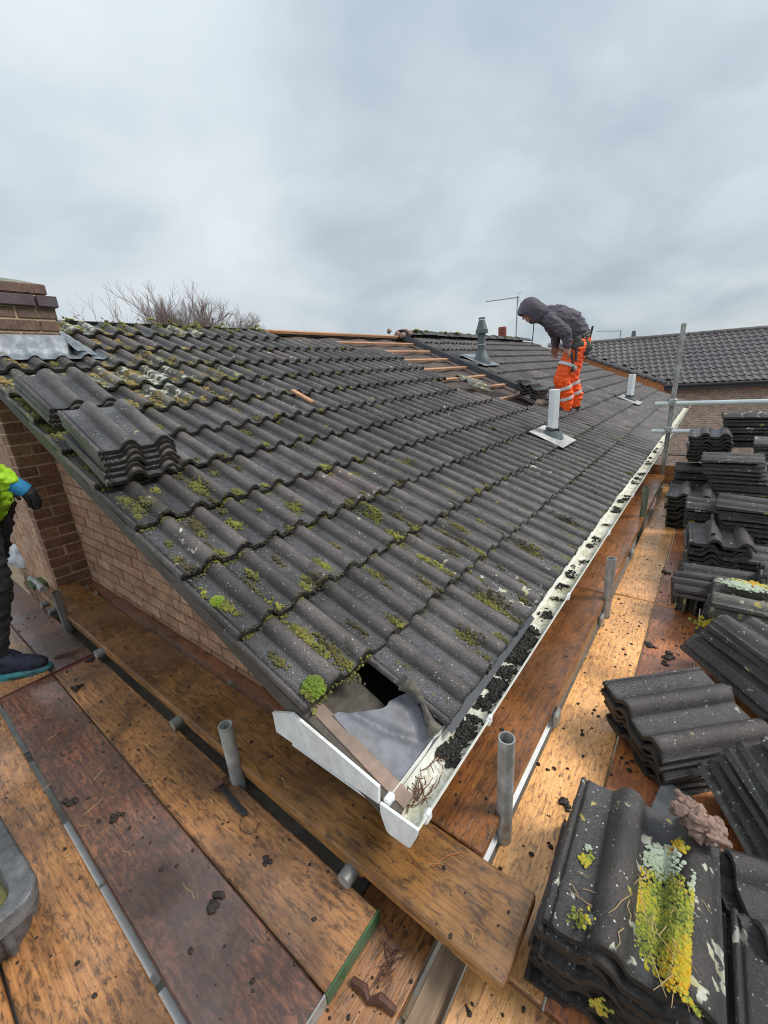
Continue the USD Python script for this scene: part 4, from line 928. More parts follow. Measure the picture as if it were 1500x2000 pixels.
def twig(x, y, z, L, yaw, r=.0012):
    p = np.array([x, y, z+r]); d = np.array([math.cos(yaw), math.sin(yaw), 0])*L/3; n = np.array([-d[1], d[0], 0])*gg.normal(0, .25)
    return sweep([p, p+d+n, p+2*d-n*.4, p+3*d+[0, 0, .002]], [r, r, r*.9, r*.5], 5)
for i in range(46): tw.append(twig(gg.uniform(-2.55, -.6), gg.uniform(-.3, .5), 0, gg.uniform(.02, .07), gg.uniform(0, 6.3), .0009))
for i in range(30): tw.append(twig(gg.uniform(-3.4, -.25), gg.uniform(.56, .74), .085, gg.uniform(.02, .06), gg.uniform(0, 6.3), .0009))
for i in range(24): tw.append(twig(on_near(gg.uniform(.17, .30), 0)[0], gg.uniform(.69, .92), on_near(.26, 0)[2]+gg.uniform(-.004, .012), gg.uniform(.03, .08), gg.uniform(-2.2, -.6), .0011))
for i in range(14): tw.append(twig(on_near(gg.uniform(.06, .2), 0)[0], gg.uniform(.67, .85), on_near(.07, 0)[2]+.004, gg.uniform(.02, .04), gg.uniform(0, 6), .0009))
obj('straw_bits', many(tw), STRAW, smooth=True, kind='stuff', label='pale straw and twig bits lying on boards and on the lichen tile', cat='straw')
nest = []
for i in range(34): nest.append(twig(-.52+gg.normal(0, .016), .72+gg.normal(0, .05), .215+gg.uniform(0, .025), gg.uniform(.04, .10), gg.normal(1.9, .5), .0016))
obj('twig_nest', many(nest), plain('twig_red_brown', (.14, .06, .035), .8), smooth=True, label='reddish brown dry twigs in the near end of the gutter', cat='twigs')
def tangle(name, x, y, z, n, spread, L, r, mt, label, cat, yawm=0, yaws=3):
    obj(name, many([twig(x+gg.normal(0, spread), y+gg.normal(0, spread), z+gg.uniform(0, .008), L*gg.uniform(.5, 1), gg.normal(yawm, yaws), r) for _ in range(n)]), mt, smooth=True, label=label, cat=cat)
tangle('twig_tangle', -.47, .49, Z1, 16, .016, .06, .0018, RUST, 'small tangle of rusty brown roots on the orange board', 'twigs')
tangle('twig_tangle', -2.72, .40, 0, 12, .03, .13, .0017, RUST, 'long dark twigs lying beyond the man\'s shoe', 'twigs', .8, .35)
# black bar tool with hooked head and its rusty wire
tool = thing('hand_tool', 'short black metal bar with hooked head lying by the near gable standard', 'tool')
ta, tb = np.array([-1.235, .478, .012]), np.array([-1.075, .462, .010])
obj('bar', moved(rbox((-.08, -.009, -.006), (.085, .009, .006), .002), rot(-4), (ta+tb)/2), BLACKM, tool)
obj('head', sweep([ta+[-.012, -.030, .004], ta+[-.004, -.012, .010], ta+[0, .004, .012], ta+[-.006, .026, .008]], [.006, .010, .011, .006], 8), RUST, tool)
wr = []
for a in np.linspace(0, 5.2, 22): wr.append(np.array([-1.045+.030*math.cos(a+2.2)+.004*a, .452+.024*math.sin(a+2.2), .004+.004*math.sin(3*a)]))
obj('wire_tangle', sweep(wr, .0016, 5), RUST, tool, smooth=True)
obj('rusty_strap', sweep([(-.515, .385, Z1+.006), (-.48, .390, Z1+.010), (-.46, .382, Z1+.006), (-.44, .400, Z1+.012), (-.398, .405, Z1+.006)], [.010, .012, .008, .012, .009], 6), RUST, smooth=30, label='rusty bent iron strap lying on the orange board', cat='iron strap')
obj('twine', sweep([(-.452, .602, .245), (-.449, .60, .19), (-.44, .655, .095), (-.425, .70, .088), (-.395, .735, .088)], .0013, 5), ORANGEWIRE, smooth=True, label='thin orange twine hanging from the gutter end onto the board', cat='twine')
obj('lath_offcut', slopebox(2.285, 2.325, 4.25*G, 4.95*G, .034, .05), LATH, label='short pale wooden lath lying on the tiles in mid roof', cat='lath')
# slate offcut and mortar lump between the stacks
sl = prism([(0, 0), (.088, .012), (.096, .148), (.008, .160)], 'z', 0, .010)
obj('slate_offcut', moved(sl, rot(-6, 3), (.012, 1.215, .0)), SLATE, smooth=False, label='small grey flat tile offcut with a nail hole between the stacks', cat='tile offcut')
lump = []
for i in range(170):
    a = i/169; c = np.array([.065+.095*a, 1.068-.035*a, .262-.012*a]) + gg.normal(0, 1, 3)*[.011, .014, .010]
    lump.append(blob(c, gg.uniform(.005, .015)*(.6+.8*math.sin(a*3.1)), (1, 1, .8), ICO1, i, .6))
obj('mortar_lump', many(lump), plain('mortar_old_pink', (0.33, 0.205, 0.155), .85, var=.5, scale=60, bump=.9, dist=.006, col2=(.12, .085, .07)), smooth=25, label='pinkish lump of old mortar at the head of the big lichen tile', cat='mortar')
# trough at the lower left
tr = thing('stone_trough', 'grey fluted trough with mossy soil at the lower left', 'trough')
def rrect(cx, cy, hx, hy, r, z, n=6):
    P = []
    for q, (sx, sy) in enumerate(((1, 1), (-1, 1), (-1, -1), (1, -1))):
        for a in np.linspace(q*math.pi/2, (q+1)*math.pi/2, n): P.append((cx+sx*(hx-r)+r*math.cos(a), cy+sy*(hy-r)+r*math.sin(a), z))
    return np.array(P)
rings = [rrect(0, 0, .245, .145, .04, 0), rrect(0, 0, .262, .162, .045, .03), rrect(0, 0, .270, .170, .045, .115), rrect(0, 0, .295, .195, .05, .12), rrect(0, 0, .300, .20, .05, .165), rrect(0, 0, .293, .193, .05, .173), rrect(0, 0, .255, .155, .04, .172), rrect(0, 0, .250, .15, .04, .165), rrect(0, 0, .24, .14, .04, .13)]
V = np.vstack(rings); nr = len(rings[0]); F = []
for i in range(len(rings)-1):
    for k in range(nr):
        a, b = i*nr+k, i*nr+(k+1) % nr; F += [(a, b, b+nr), (a, b+nr, a+nr)]
V += (np.c_[noise(V*25, 1), noise(V*25, 2), noise(V*25, 3)]-.5)*.008
TR, TT = rot(3), np.array([-1.515, -.235, .0])
obj('bowl', moved(trimesh.Trimesh(V, F, process=False), TR, TT), TROUGH, tr, smooth=40)
flu = []
for x in np.linspace(-.21, .21, 11):
    for sy in (-1, 1): flu.append(rbox((x-.010, sy*.166-.008, .025), (x+.010, sy*.172+.006, .112), .005))
for y in np.linspace(-.11, .11, 6): flu.append(rbox((.258, y-.010, .025), (.284, y+.010, .112), .005))
for q in flu: obj('flute', moved(q, TR, TT), TROUGH, tr, smooth=False)
sv = [(x, y, .135+.02*noise([[x*14, y*14, 5]])[0]) for x in np.linspace(-.245, .245, 20) for y in np.linspace(-.145, .145, 14)]
obj('soil', moved(trimesh.Trimesh(sv, [(i*14+j, (i+1)*14+j, (i+1)*14+j+1) for i in range(19) for j in range(13)]+[(i*14+j, (i+1)*14+j+1, i*14+j+1) for i in range(19) for j in range(13)], process=False), TR, TT), MOSS, tr, smooth=True)
bag = []
bm = blob((-4.72, .66, .10), .15, (1, .6, .75), ICO2, 3, .45)
bg = thing('plastic_bag', 'crumpled white plastic bag behind the man in black trousers', 'bag')
obj('sack', bm, plain('bag_white', (.68, .70, .72), .35, var=.3, scale=12, bump=.8, dist=.02), bg, smooth=True)
obj('black_print', blob((-4.60, .69, .07), .07, (.8, .6, .9), ICO1, 8, .4), BLACKP, bg, smooth=True)

# ------------------------------------------------------------------ people
def body(bones, edge=.02, it=8, smooth_out=True):
    parts = []
    for (p, r), (q, s) in bones:
        a = m3.Manifold.sphere(r, 16).translate(tuple(map(float, p))); b = m3.Manifold.sphere(s, 16).translate(tuple(map(float, q)))
        parts.append(m3.Manifold.batch_hull([a, b]))
    m = m3.Manifold.batch_boolean(parts, m3.OpType.Add).refine_to_length(edge).to_mesh()
    t = trimesh.Trimesh(m.vert_properties[:, :3], m.tri_verts, process=True)
    if it: trimesh.smoothing.filter_taubin(t, lamb=.5, nu=.52, iterations=it)
    return t
def wrinkle(t, amp, scale, seed):
    n = t.vertex_normals; v = t.vertices
    w = np.abs(2*noise(np.c_[v[:, 0]*scale, v[:, 1]*scale, v[:, 2]*scale*1.9]+20, seed)-1) + .5*np.abs(2*noise(v*scale*2.3+40, seed+1)-1)
    return trimesh.Trimesh(v + n*((w-.55)*amp*.75)[:, None], t.faces, process=False)
A = np.array
def hand(wrist, knuck, palm_n, fw, flen, curl, thumb_side, r=.0085):
    """bones of a hand: wrist -> knuckles, four curled fingers and a thumb. palm_n: direction the fingers curl to; fw: across the knuckles"""
    w, k = A(wrist), A(knuck); d = (k-w)/np.linalg.norm(k-w); fw = A(fw)/np.linalg.norm(fw); pn = A(palm_n)/np.linalg.norm(palm_n)
    b = []
    for q in (-1.2, -.4, .4, 1.2):
        b.append(((w+fw*q*.012, .020), (k+fw*q*.019, .0135)))
    for q, Lf in zip((-1.5, -.5, .5, 1.5), A([.85, 1.0, .95, .75])*flen):
        p = k+fw*q*.0185; a = p
        for s, frac in enumerate((.45, .3, .25)):
            ang = curl*(s+1)/2.0; dd = d*math.cos(ang)+pn*math.sin(ang); nx = a+dd*Lf*frac
            b.append(((a, r*(1.1-.1*s)), (nx, r*(1.0-.1*s)))); a = nx
    tp = w+d*.025+fw*thumb_side*.028; t1 = tp+d*.022+fw*thumb_side*.022+pn*.012; t2 = t1+d*.03+pn*.012
    b += [((w+d*.01, .018), (tp, .013)), ((tp, .0125), (t1, .0105)), ((t1, .0105), (t2, .009))]
    return b
# --- roofer bent over, in orange trousers
E1, E2, EZ = A([-.793, -.609, 0]), A([.627, -.779, 0]), A([0, 0, 1.0])
nfoot, nank, ntoe = A([-1.565, 5.917, .80]), A([-1.563, 5.935, .87]), A([-1.70, 5.82, .835])
ffoot, fank, ftoe = A([-1.525, 6.232, .80]), A([-1.53, 6.232, .87]), A([-1.66, 6.13, .83])
nknee, fknee = A([-1.625, 5.86, 1.20]), A([-1.585, 6.15, 1.19])
nhip, fhip = A([-1.505, 5.975, 1.55]), A([-1.545, 6.17, 1.55])
pelv, waist, mid, chest = A([-1.505, 6.09, 1.63]), A([-1.545, 6.06, 1.755]), A([-1.615, 6.005, 1.865]), A([-1.742, 5.905, 1.925])
shN, shF = A([-1.772, 5.735, 1.905]), A([-1.885, 5.985, 1.945])
neck, head = A([-1.89, 5.79, 1.975]), A([-2.012, 5.69, 2.045])
elN, wrN, knN = A([-1.578, 5.735, 1.745]), A([-1.553, 5.795, 1.575]), A([-1.532, 5.822, 1.488])
elF, wrF, knF = A([-1.79, 6.10, 1.735]), A([-1.785, 6.065, 1.60]), A([-1.775, 6.03, 1.52])
man = thing('person', 'roofer in grey hooded top and orange reflective trousers bending over on the roof', 'person')
face_d = (E1*.80 + EZ*-.60); up_d = E1*.6+EZ*.8
hb = [((neck, .062), (head, .085)), ((head, .098), (head+face_d*.03-up_d*.055, .070)), ((head+face_d*.05-up_d*.06, .055), (head+face_d*.06-up_d*.075, .045)),
      ((head+face_d*.09-up_d*.005, .014), (head+face_d*.118-up_d*.03, .013)),   # nose
      ((head+face_d*.085-up_d*.066+E2*.012, .010), (head+face_d*.085-up_d*.066-E2*.012, .010)),   # mouth
      ((head+face_d*.083+up_d*.018+E2*.030, .012), (head+face_d*.083+up_d*.018-E2*.030, .012))]  # brow
skin = hb + [((neck, .06), (chest, .10)), ((chest, .12), (mid, .11)), ((mid, .11), (waist, .105)), ((waist, .105), (pelv, .11)), ((shN, .05), (chest, .08)), ((shF, .05), (chest, .08)),
    ((shN, .05), (elN, .040)), ((elN, .038), (wrN, .028)), ((shF, .05), (elF, .040)), ((elF, .038), (wrF, .028)),
    ((pelv, .10), (nhip, .08)), ((pelv, .10), (fhip, .08)), ((nhip, .075), (nknee, .052)), ((nknee, .05), (nank, .036)), ((fhip, .075), (fknee, .052)), ((fknee, .05), (fank, .036)),
    ((nank, .036), (nfoot+[0, 0, .04], .035)), ((fank, .036), (ffoot+[0, 0, .04], .035))]
skin += hand(wrN, knN, E1*.5-E2*.6-EZ*.2, E1*.9+E2*.4, .085, .75, 1) + hand(wrF, knF, E2*.6-EZ*.3+E1*.1, E1, .080, .8, 1)
obj('body', body(skin, .012, 5), SKIN, man, smooth=True)
# hoodie with raised hood
hd = [((neck-E1*.02, .105), (chest, .165)), ((chest, .168), (mid, .165)), ((mid, .165), (waist, .160)), ((waist, .160), (waist*.55+pelv*.45, .152)),
      ((mid-EZ*.05+E1*.02, .15), (chest-EZ*.03, .16)), ((shN, .088), (chest, .13)), ((shF, .088), (chest, .13)), ((shN, .086), (elN, .074)), ((elN, .074), (wrN+(elN-wrN)*.12, .050)), ((shF, .086), (elF, .074)), ((elF, .074), (wrF+(elF-wrF)*.12, .050)),
      ((wrN+(elN-wrN)*.28, .056), (wrN+(elN-wrN)*.10, .048))]
hoodie = wrinkle(body(hd, .013, 8), .024, 15, 3)
# the hood: a shell open towards the face
hoodm = m3.Manifold.batch_hull([m3.Manifold.sphere(.135, 24).translate(tuple(head+up_d*.012-face_d*.012)), m3.Manifold.sphere(.10, 20).translate(tuple(head+face_d*.045+up_d*.02)), m3.Manifold.sphere(.095, 20).translate(tuple(head-up_d*.075+face_d*.01)), m3.Manifold.sphere(.10, 20).translate(tuple(neck-E1*.02+EZ*.01))])
cav = m3.Manifold.batch_hull([m3.Manifold.sphere(.088, 20).translate(tuple(head+face_d*.03-up_d*.02)), m3.Manifold.sphere(.080, 20).translate(tuple(head+face_d*.19-up_d*.045)), m3.Manifold.sphere(.055, 16).translate(tuple(head+face_d*.14-up_d*.11))])
hm = (hoodm - cav).refine_to_length(.016).to_mesh(); hoodt = trimesh.Trimesh(hm.vert_properties[:, :3], hm.tri_verts, process=True); trimesh.smoothing.filter_taubin(hoodt, iterations=4)
obj('hooded_top', many([hoodie, wrinkle(hoodt, .010, 18, 5)]), HOODIE, man, smooth=True)
tr_b = [((pelv, .150), (nhip+EZ*.0, .128)), ((pelv, .150), (fhip, .128)), ((waist*.3+pelv*.7, .148), (pelv, .150)), ((nhip, .125), (nknee, .098)), ((nknee, .098), (nank+[0, 0, .10], .092)), ((nank+[0, 0, .10], .093), (nank+[-.01, -.005, -.015], .088)),
        ((fhip, .122), (fknee, .096)), ((fknee, .096), (fank+[0, 0, .10], .092)), ((fank+[0, 0, .10], .093), (fank+[-.01, 0, -.015], .086)), ((nhip+E1*.06, .09), (nhip+E1*.09+EZ*.09, .05)), ((nhip+E1*.09+EZ*.05, .05), (nhip+E1*.10+EZ*.13-E2*.0, .028))]
obj('trousers', wrinkle(body(tr_b, .013, 8), .030, 16, 9), ORANGE, man, smooth=True)
def leg_band(a, b, t0, t1, ra, rb, name='reflective_band'):
    p, q = a+(b-a)*t0, a+(b-a)*t1; r0, r1 = ra+(rb-ra)*t0, ra+(rb-ra)*t1
    m = sweep([p, p+(q-p)*.33, p+(q-p)*.67, q], [r0+.009, r0+.011, r1+.011, r1+.009], 22, caps=False); obj(name, m, REFL, man, smooth=True)
leg_band(nhip, nknee, .52, .62, .125, .098)
leg_band(nknee, nank, .28, .40, .098, .094); leg_band(nknee, nank, .68, .80, .096, .094)
leg_band(fknee, fank, .12, .24, .096, .094); leg_band(fknee, fank, .52, .64, .096, .094)
def boot(ank, toe, m, parent, sole=None):
    d = A(toe)-A(ank); d[2] = 0; d /= np.linalg.norm(d); base = A(ank)-[0, 0, .045]
    b = body([((A(ank), .05), (base, .052)), ((base-d*.04, .042), (base+d*.05, .046)), ((base+d*.05, .046), (base+d*.15-[0, 0, .01], .036))], .014, 4)
    obj('boot', b, m, parent, smooth=True)
boot(nank-[0, 0, .01], ntoe, BLACKM, man); boot(fank-[0, 0, .01], ftoe, BLACKM, man)
# belt, pouches, hanging strap, drawstring
bd = (waist-pelv)/np.linalg.norm(waist-pelv); bx, by, _ = frame(bd); bc = waist*.38+pelv*.62
bel = sweep([bc-bd*.035, bc-bd*.01, bc+bd*.02, bc+bd*.045], [.160, .165, .165, .160], 26, caps=False); obj('tool_belt', bel, LEATHER, man, smooth=True)
stud = [blob(bc + (bx*math.cos(a)+by*math.sin(a))*.166 + bd*h, .008, base=ICO0, seed=q, amp=0) for q, a in enumerate(np.linspace(0, 6.28, 24, endpoint=False)) for h in (-.012, .024)]
obj('belt_stud', many(stud), GALV_PALE, man, smooth=True)
for c, s in ((A([-1.405, 6.02, 1.555]), .095), (A([-1.47, 5.90, 1.60]), .085)):
    obj('pouch', body([((c-E1*.03, s*.62), (c+E1*.03-EZ*.02, s*.6)), ((c-EZ*.05, s*.55), (c+EZ*.05, s*.55))], .02, 4), POUCH, man, smooth=True)
obj('tool_handle', many([tube(A([-1.375, 6.06, 1.62]), A([-1.350, 6.08, 1.80]), .013, n=8), tube(A([-1.47, 5.86, 1.60]), A([-1.455, 5.83, 1.40]), .014, n=8), tube(A([-1.52, 5.845, 1.52]), A([-1.485, 5.84, 1.27]), .016, .019, n=8)]), BLACKP, man, smooth=True)
hs = A([-1.955, 5.69, 1.91]); obj('drawstring', sweep([hs, hs+[.004, .0, -.1], hs+[-.006, 0, -.2], hs+[-.010, 0, -.29]], .0055, 6), BLACKCLOTH, man, smooth=True)

# --- man at the left edge
man2 = thing('person', 'man in lime hi-vis jacket, black trousers and blue trainers at the left edge', 'person')
F2, S2 = A([.66, .75, 0]), A([.75, -.66, 0])      # facing, and his right-hand side (towards the camera)
a1, k1, h1 = A([-2.815, .165, .13]), A([-2.785, .235, .50]), A([-2.82, .25, .905])
h2, k2, a2 = h1+A([-.15, .11, 0]), A([-2.97, .24, .50]), A([-3.0, .12, .13])
pel2, ch2, nk2, hd2 = (h1+h2)/2+[0, 0, .06], A([-2.91, .20, 1.33]), A([-2.90, .22, 1.50]), A([-2.88, .24, 1.64])
sR, sL = ch2+S2*.19+[0, 0, .08], ch2-S2*.19+[0, 0, .08]
eR, wR, kR = A([-2.69, .27, 1.185]), A([-2.664, .440, 1.012]), A([-2.652, .497, .945])
eL, wL, kL = sL+A([-.05, .0, -.29]), sL+A([.08, .16, -.44]), sL+A([.12, .20, -.50])
sk = [((nk2, .06), (hd2, .075)), ((hd2, .095), (hd2+F2*.02+[0, 0, .03], .095)), ((hd2+F2*.03-[0, 0, .06], .062), (hd2+F2*.05-[0, 0, .085], .045)), ((hd2+F2*.095, .013), (hd2+F2*.115-[0, 0, .02], .013)),
      ((hd2+S2*.095, .014), (hd2+S2*.098-[0, 0, .03], .012)), ((hd2-S2*.095, .014), (hd2-S2*.098-[0, 0, .03], .012)), ((hd2+F2*.088+[0, 0, .03]+S2*.03, .012), (hd2+F2*.088+[0, 0, .03]-S2*.03, .012)),
      ((nk2, .06), (ch2, .12)), ((ch2, .13), (pel2, .12)), ((sR, .05), (ch2, .09)), ((sL, .05), (ch2, .09)), ((sR, .05), (eR, .04)), ((eR, .038), (wR, .028)), ((sL, .05), (eL, .04)), ((eL, .038), (wL, .028)),
      ((pel2, .11), (h1, .085)), ((pel2, .11), (h2, .085)), ((h1, .08), (k1, .055)), ((k1, .053), (a1, .038)), ((h2, .08), (k2, .055)), ((k2, .053), (a2, .038)), ((a1, .038), (a1-[0, 0, .07], .03)), ((a2, .038), (a2-[0, 0, .07], .03))]
obj('body', body(sk, .014, 5), SKIN, man2, smooth=True)
obj('hair', body([((hd2+[0, 0, .035]-F2*.012, .102), (hd2-F2*.03+[0, 0, .0], .096))], .02, 3), plain('hair_brown', (.05, .032, .02), .8), man2, smooth=True)
tb2 = [((pel2, .150), (h1, .125)), ((pel2, .150), (h2, .125)), ((h1, .122), (k1, .092)), ((k1, .094), (a1+[0, 0, .11], .082)), ((a1+[0, 0, .11], .084), (a1+[0, 0, .05], .072)), ((h2, .122), (k2, .092)), ((k2, .094), (a2+[0, 0, .11], .082)), ((a2+[0, 0, .11], .084), (a2+[0, 0, .05], .072))]
obj('trousers', wrinkle(body(tb2, .012, 8), .022, 16, 4), BLACKCLOTH, man2, smooth=True)
jk = [((nk2-[0, 0, .02], .095), (ch2, .165)), ((ch2, .17), (pel2+[0, 0, .05], .168)), ((pel2+[0, 0, .05], .168), (pel2-[0, 0, .02], .162)), ((sR, .09), (ch2, .13)), ((sL, .09), (ch2, .13)), ((sR, .088), (eR, .075)), ((eR, .076), (wR+(eR-wR)*.16, .058)), ((sL, .088), (eL, .075)), ((eL, .076), (wL+(eL-wL)*.16, .058))]
obj('jacket', wrinkle(body(jk, .011, 8), .026, 20, 6), LIME, man2, smooth=True)
obj('glove_cuff', many([sweep([wR+(eR-wR)*.20, wR+(eR-wR)*.05, wR+(kR-wR)*.35, wR+(kR-wR)*.7], [.040, .040, .038, .036], 16)]), GLOVE_B, man2, smooth=True)
gl = hand(wR, kR, -S2*.2-EZ*.55-F2*.55, S2*.75+F2*.2+EZ*.2, .088, 1.0, -1, r=.0112) + [((wR, .030), (wR+(kR-wR)*.9, .030))]
obj('glove', body(gl, .006, 3), GLOVE_K, man2, smooth=True)
obj('glove', body(hand(wL, kL, -EZ-F2*.3, S2, .085, .9, 1, r=.011), .008, 3), GLOVE_K, man2, smooth=True)
def trainer(ank, d):
    b = A([ank[0], ank[1], 0]); d = d/np.linalg.norm(d); s = A([d[1], -d[0], 0])
    prof_ = [(-.095, .040, .030), (-.06, .052, .036), (.0, .056, .036), (.06, .058, .040), (.12, .050, .044), (.165, .034, .036), (.185, .024, .020)]
    up = []
    up.append(((b+d*-.055+EZ*.085, .040), (b+d*-.06+EZ*.055, .042))); up.append(((b+d*-.02+EZ*.105, .042), (b+d*.05+EZ*.072, .042))); up.append(((b+d*-.06+EZ*.05, .04), (b+d*.02+EZ*.055, .045))); up.append(((b+d*.05+EZ*.070, .046), (b+d*.12+EZ*.056, .045))); up.append(((b+d*.12+EZ*.056, .045), (b+d*.158+EZ*.050, .034)))
    t = thing_part = None
    um = body(up, .010, 3); obj('trainer_upper', um, NAVY, man2, smooth=True)
    so = m3.Manifold.batch_hull([m3.Manifold.cylinder(.022+.012*(k in (0, 1)), w*.96, w*.9, 20).translate(tuple(b+d*x+EZ*.008*(1 if x > .15 else 0))) for k, (x, w, h) in enumerate(prof_)]).to_mesh()
    obj('trainer_sole', trimesh.Trimesh(so.vert_properties[:, :3], so.tri_verts, process=False), TEAL, man2, smooth=35)
    ring = [b + d*(-.055+.05*math.cos(a)) + s*.056 + EZ*(.052+.018*math.sin(a)) for a in np.linspace(0, 2*math.pi, 18)]
    obj('trainer_trim', sweep(ring, .005, 6), TEAL, man2, smooth=True)
    lac = [sweep([b+d*(.0+.022*q)+s*.022+EZ*(.138-.014*q), b+d*(.004+.022*q)+EZ*(.150-.014*q), b+d*(.0+.022*q)-s*.022+EZ*(.138-.014*q)], .0028, 5) for q in range(4)]
    obj('lace', many(lac), NAVY, man2, smooth=True)
trainer(A([-2.79, .185, 0]), A([.66, .75, 0])); trainer(A([-2.985, .13, 0]), A([.75, .65, 0]))
for a in (a1, a2): obj('sock', body([((a+[0, 0, .08], .042), (a-[0, 0, .03], .040))], .02, 2), BLACKCLOTH, man2, smooth=True)

# ------------------------------------------------------------------ far house on the right
fh = thing('far_house', 'brick house with dark tiled roof and orange bargeboard beyond the scaffold pole', 'house')
froof = str(UsdGeom.Xform.Define(stage, path(fh, 'roof')).GetPath())
E0 = A([-1.65, 20.0, .33]); RD = A([math.cos(math.radians(15)), math.sin(math.radians(15)), 0]); MH = A([-RD[1], RD[0], 0]); FP = math.radians(27)
FU_ = MH*math.cos(FP)+EZ*math.sin(FP); FN = np.cross(RD, FU_)
SL = 3.62/math.cos(FP); XR = 7.5
def left_cut(s): return -4.3*s/SL
def FPt(x, s, h=0): return E0 + RD*x + FU_*s + FN*h
FW, FG, NR = .24, SL/12.0, 12
ft = []; cnt = 0
px = A([0, .06, .10, .13, .16, .20, .24]); pz = A([0, 0, .012, .035, .045, .035, .002])
for k in range(NR):
    for j in range(int((XR+4.6)/FW)):
        x = -4.6+j*FW; s = k*FG
        if x < left_cut(s)+.02: continue
        V = []
        for (u, h) in ((0, .030), (FG+.05, .0)):
            for a, b in zip(px, pz): V.append(FPt(x+a, s+u+rng.normal(0, .004)*(u == 0), h+b))
        for a, b in zip(px, pz): V.append(FPt(x+a, s, .0+b*.9))
        n = 7; F = []
        for q in range(n-1): F += [(q, q+1, n+q+1), (q, n+q+1, n+q), (2*n+q, 2*n+q+1, q+1), (2*n+q, q+1, q)]
        ft.append((math.hypot(x-.5, 0), trimesh.Trimesh(V, F, process=False)))
ft.sort(key=lambda t: t[0])
FARM = plain('far_tile_tone', (.115, .10, .10), .5, var=.35, scale=5)
for i, (d, m) in enumerate(ft[:300]): obj('roof_tile', m, FARM, froof, smooth=45)
obj('outer_roof_tiles', many([m for d, m in ft[300:]]), FARM, froof, smooth=45, kind='stuff')
obj('roof_deck', trimesh.Trimesh([FPt(0, -.02, -.02), FPt(XR, -.02, -.02), FPt(XR, SL, -.02), FPt(left_cut(SL), SL, -.02)], [(0, 1, 2), (0, 2, 3)], process=False), FELT, froof, smooth=False)
bk = FPt(0, SL, 0)
obj('back_slope', trimesh.Trimesh([FPt(left_cut(SL), SL, -.02), FPt(XR, SL, -.02), FPt(XR, SL, -.02)+MH*3.6-EZ*1.85, FPt(left_cut(SL), SL, -.02)+MH*3.6-EZ*1.85], [(0, 1, 2), (0, 2, 3)], process=False), FARM, froof, smooth=False)
for q in range(26):
    x = left_cut(SL)+q*.46
    if x > XR: break
    obj('ridge_tile', sweep([FPt(x, SL, .0), FPt(x+.45, SL, .0)], [.13, .125], 10), FARM, froof, smooth=40)
for q in range(14):
    s0, s1 = SL*q/14, SL*(q+1)/14
    obj('verge_tile', sweep([FPt(left_cut(s0), s0, .05), FPt(left_cut(s1), s1+.04, .065)], [.085, .075], 8), FARM, froof, smooth=40)
obj('apex_tile', many([blob(FPt(left_cut(SL)-.05+.12*q, SL, .10+.03*(q % 2)), .17, (1, 1, .8), ICO1, q, .2) for q in range(4)]), MORTAR_GREY, froof, smooth=True)
vb = []
for s in (0, SL): vb += [FPt(left_cut(s)-.03, s, .0), FPt(left_cut(s)-.03, s, 0)-EZ*.42, FPt(left_cut(s)+.04, s, .0), FPt(left_cut(s)+.04, s, 0)-EZ*.42]
obj('bargeboard', trimesh.convex.convex_hull(A(vb)), ORANGE_BARGE, fh, smooth=False)
wb = E0 + MH*.35 - EZ*.02
Wx = lambda x, m, z: A([*(E0+RD*x+MH*m)[:2], z])
BRICKFAR = mat('brick_far', {
    'g': ('geometry', {}), 'vr': ('mapping', {'rotation': (0, 0, -math.radians(15))}), 'sw': ('separate_xyz', {}), 'cb': ('combine_xyz', {'z': 0.0}),
    'bt': ('brick_texture', {'scale': 1.0, 'brick_width': .225, 'row_height': .075, 'mortar_size': .008, 'color1': (.36, .235, .17), 'color2': (.25, .155, .115), 'mortar': (.45, .37, .30)}),
    'n': ('noise_texture', {'scale': 6.0, 'detail': 4.0}), 'v': ('map_range', {'from_min': .3, 'from_max': .7, 'to_min': .75, 'to_max': 1.25}), 'sc': ('vector_math', {'math_type': 'scale'}),
    'p': ('principled_bsdf', {'roughness': .8})}, [('g.position', 'vr.vector'), ('vr.vector', 'sw.vector'), ('sw.x', 'cb.x'), ('sw.z', 'cb.y'), ('cb.vector', 'bt.vector'), ('g.position', 'n.vector'), ('n.fac', 'v.value'), ('bt.color', 'sc.vector1'), ('v.result', 'sc.scale'), ('sc.vector', 'p.base_color')])
def wallbox(x0, x1, m0, m1, z0, z1, b=.003):
    c = rbox((x0, m0, z0), (x1, m1, z1), b); v = c.vertices
    return trimesh.Trimesh(A([*(E0[:2]), 0]) + v[:, 0:1]*RD + v[:, 1:2]*MH + v[:, 2:3]*EZ, c.faces, process=False)
obj('wall', wallbox(-.05, XR-.2, .34, .6, -4.9, .32), BRICKFAR, fh, smooth=False)
obj('side_wall', trimesh.convex.convex_hull(A([Wx(-.05, .5, -4.9), Wx(.15, .5, -4.9), Wx(-4.2, 3.6, -4.9), Wx(-4.0, 3.7, -4.9), Wx(-.05, .5, .25), Wx(.15, .5, .25), Wx(-4.2, 3.6, 1.8), Wx(-4.0, 3.7, 1.8)])), BRICKFAR, fh, smooth=False)
obj('fascia', wallbox(-.02, XR, -.03, .0, .10, .29), BLACKP, fh); obj('gutter', tube(FPt(-.05, -.05, -.04), FPt(XR, -.05, -.04), .06, n=10), BLACKP, fh)
obj('soffit', wallbox(0, XR, 0, .36, .08, .11), ORANGE_BARGE, fh)
wnd = obj('window', wallbox(3.95, 5.2, .30, .40, -1.15, -.30), BLUEP, fh, smooth=False); obj('pane', wallbox(4.03, 5.12, .29, .31, -1.07, -.38), plain('dark_glass', (.05, .07, .09), .08, var=.1), wnd, smooth=False)
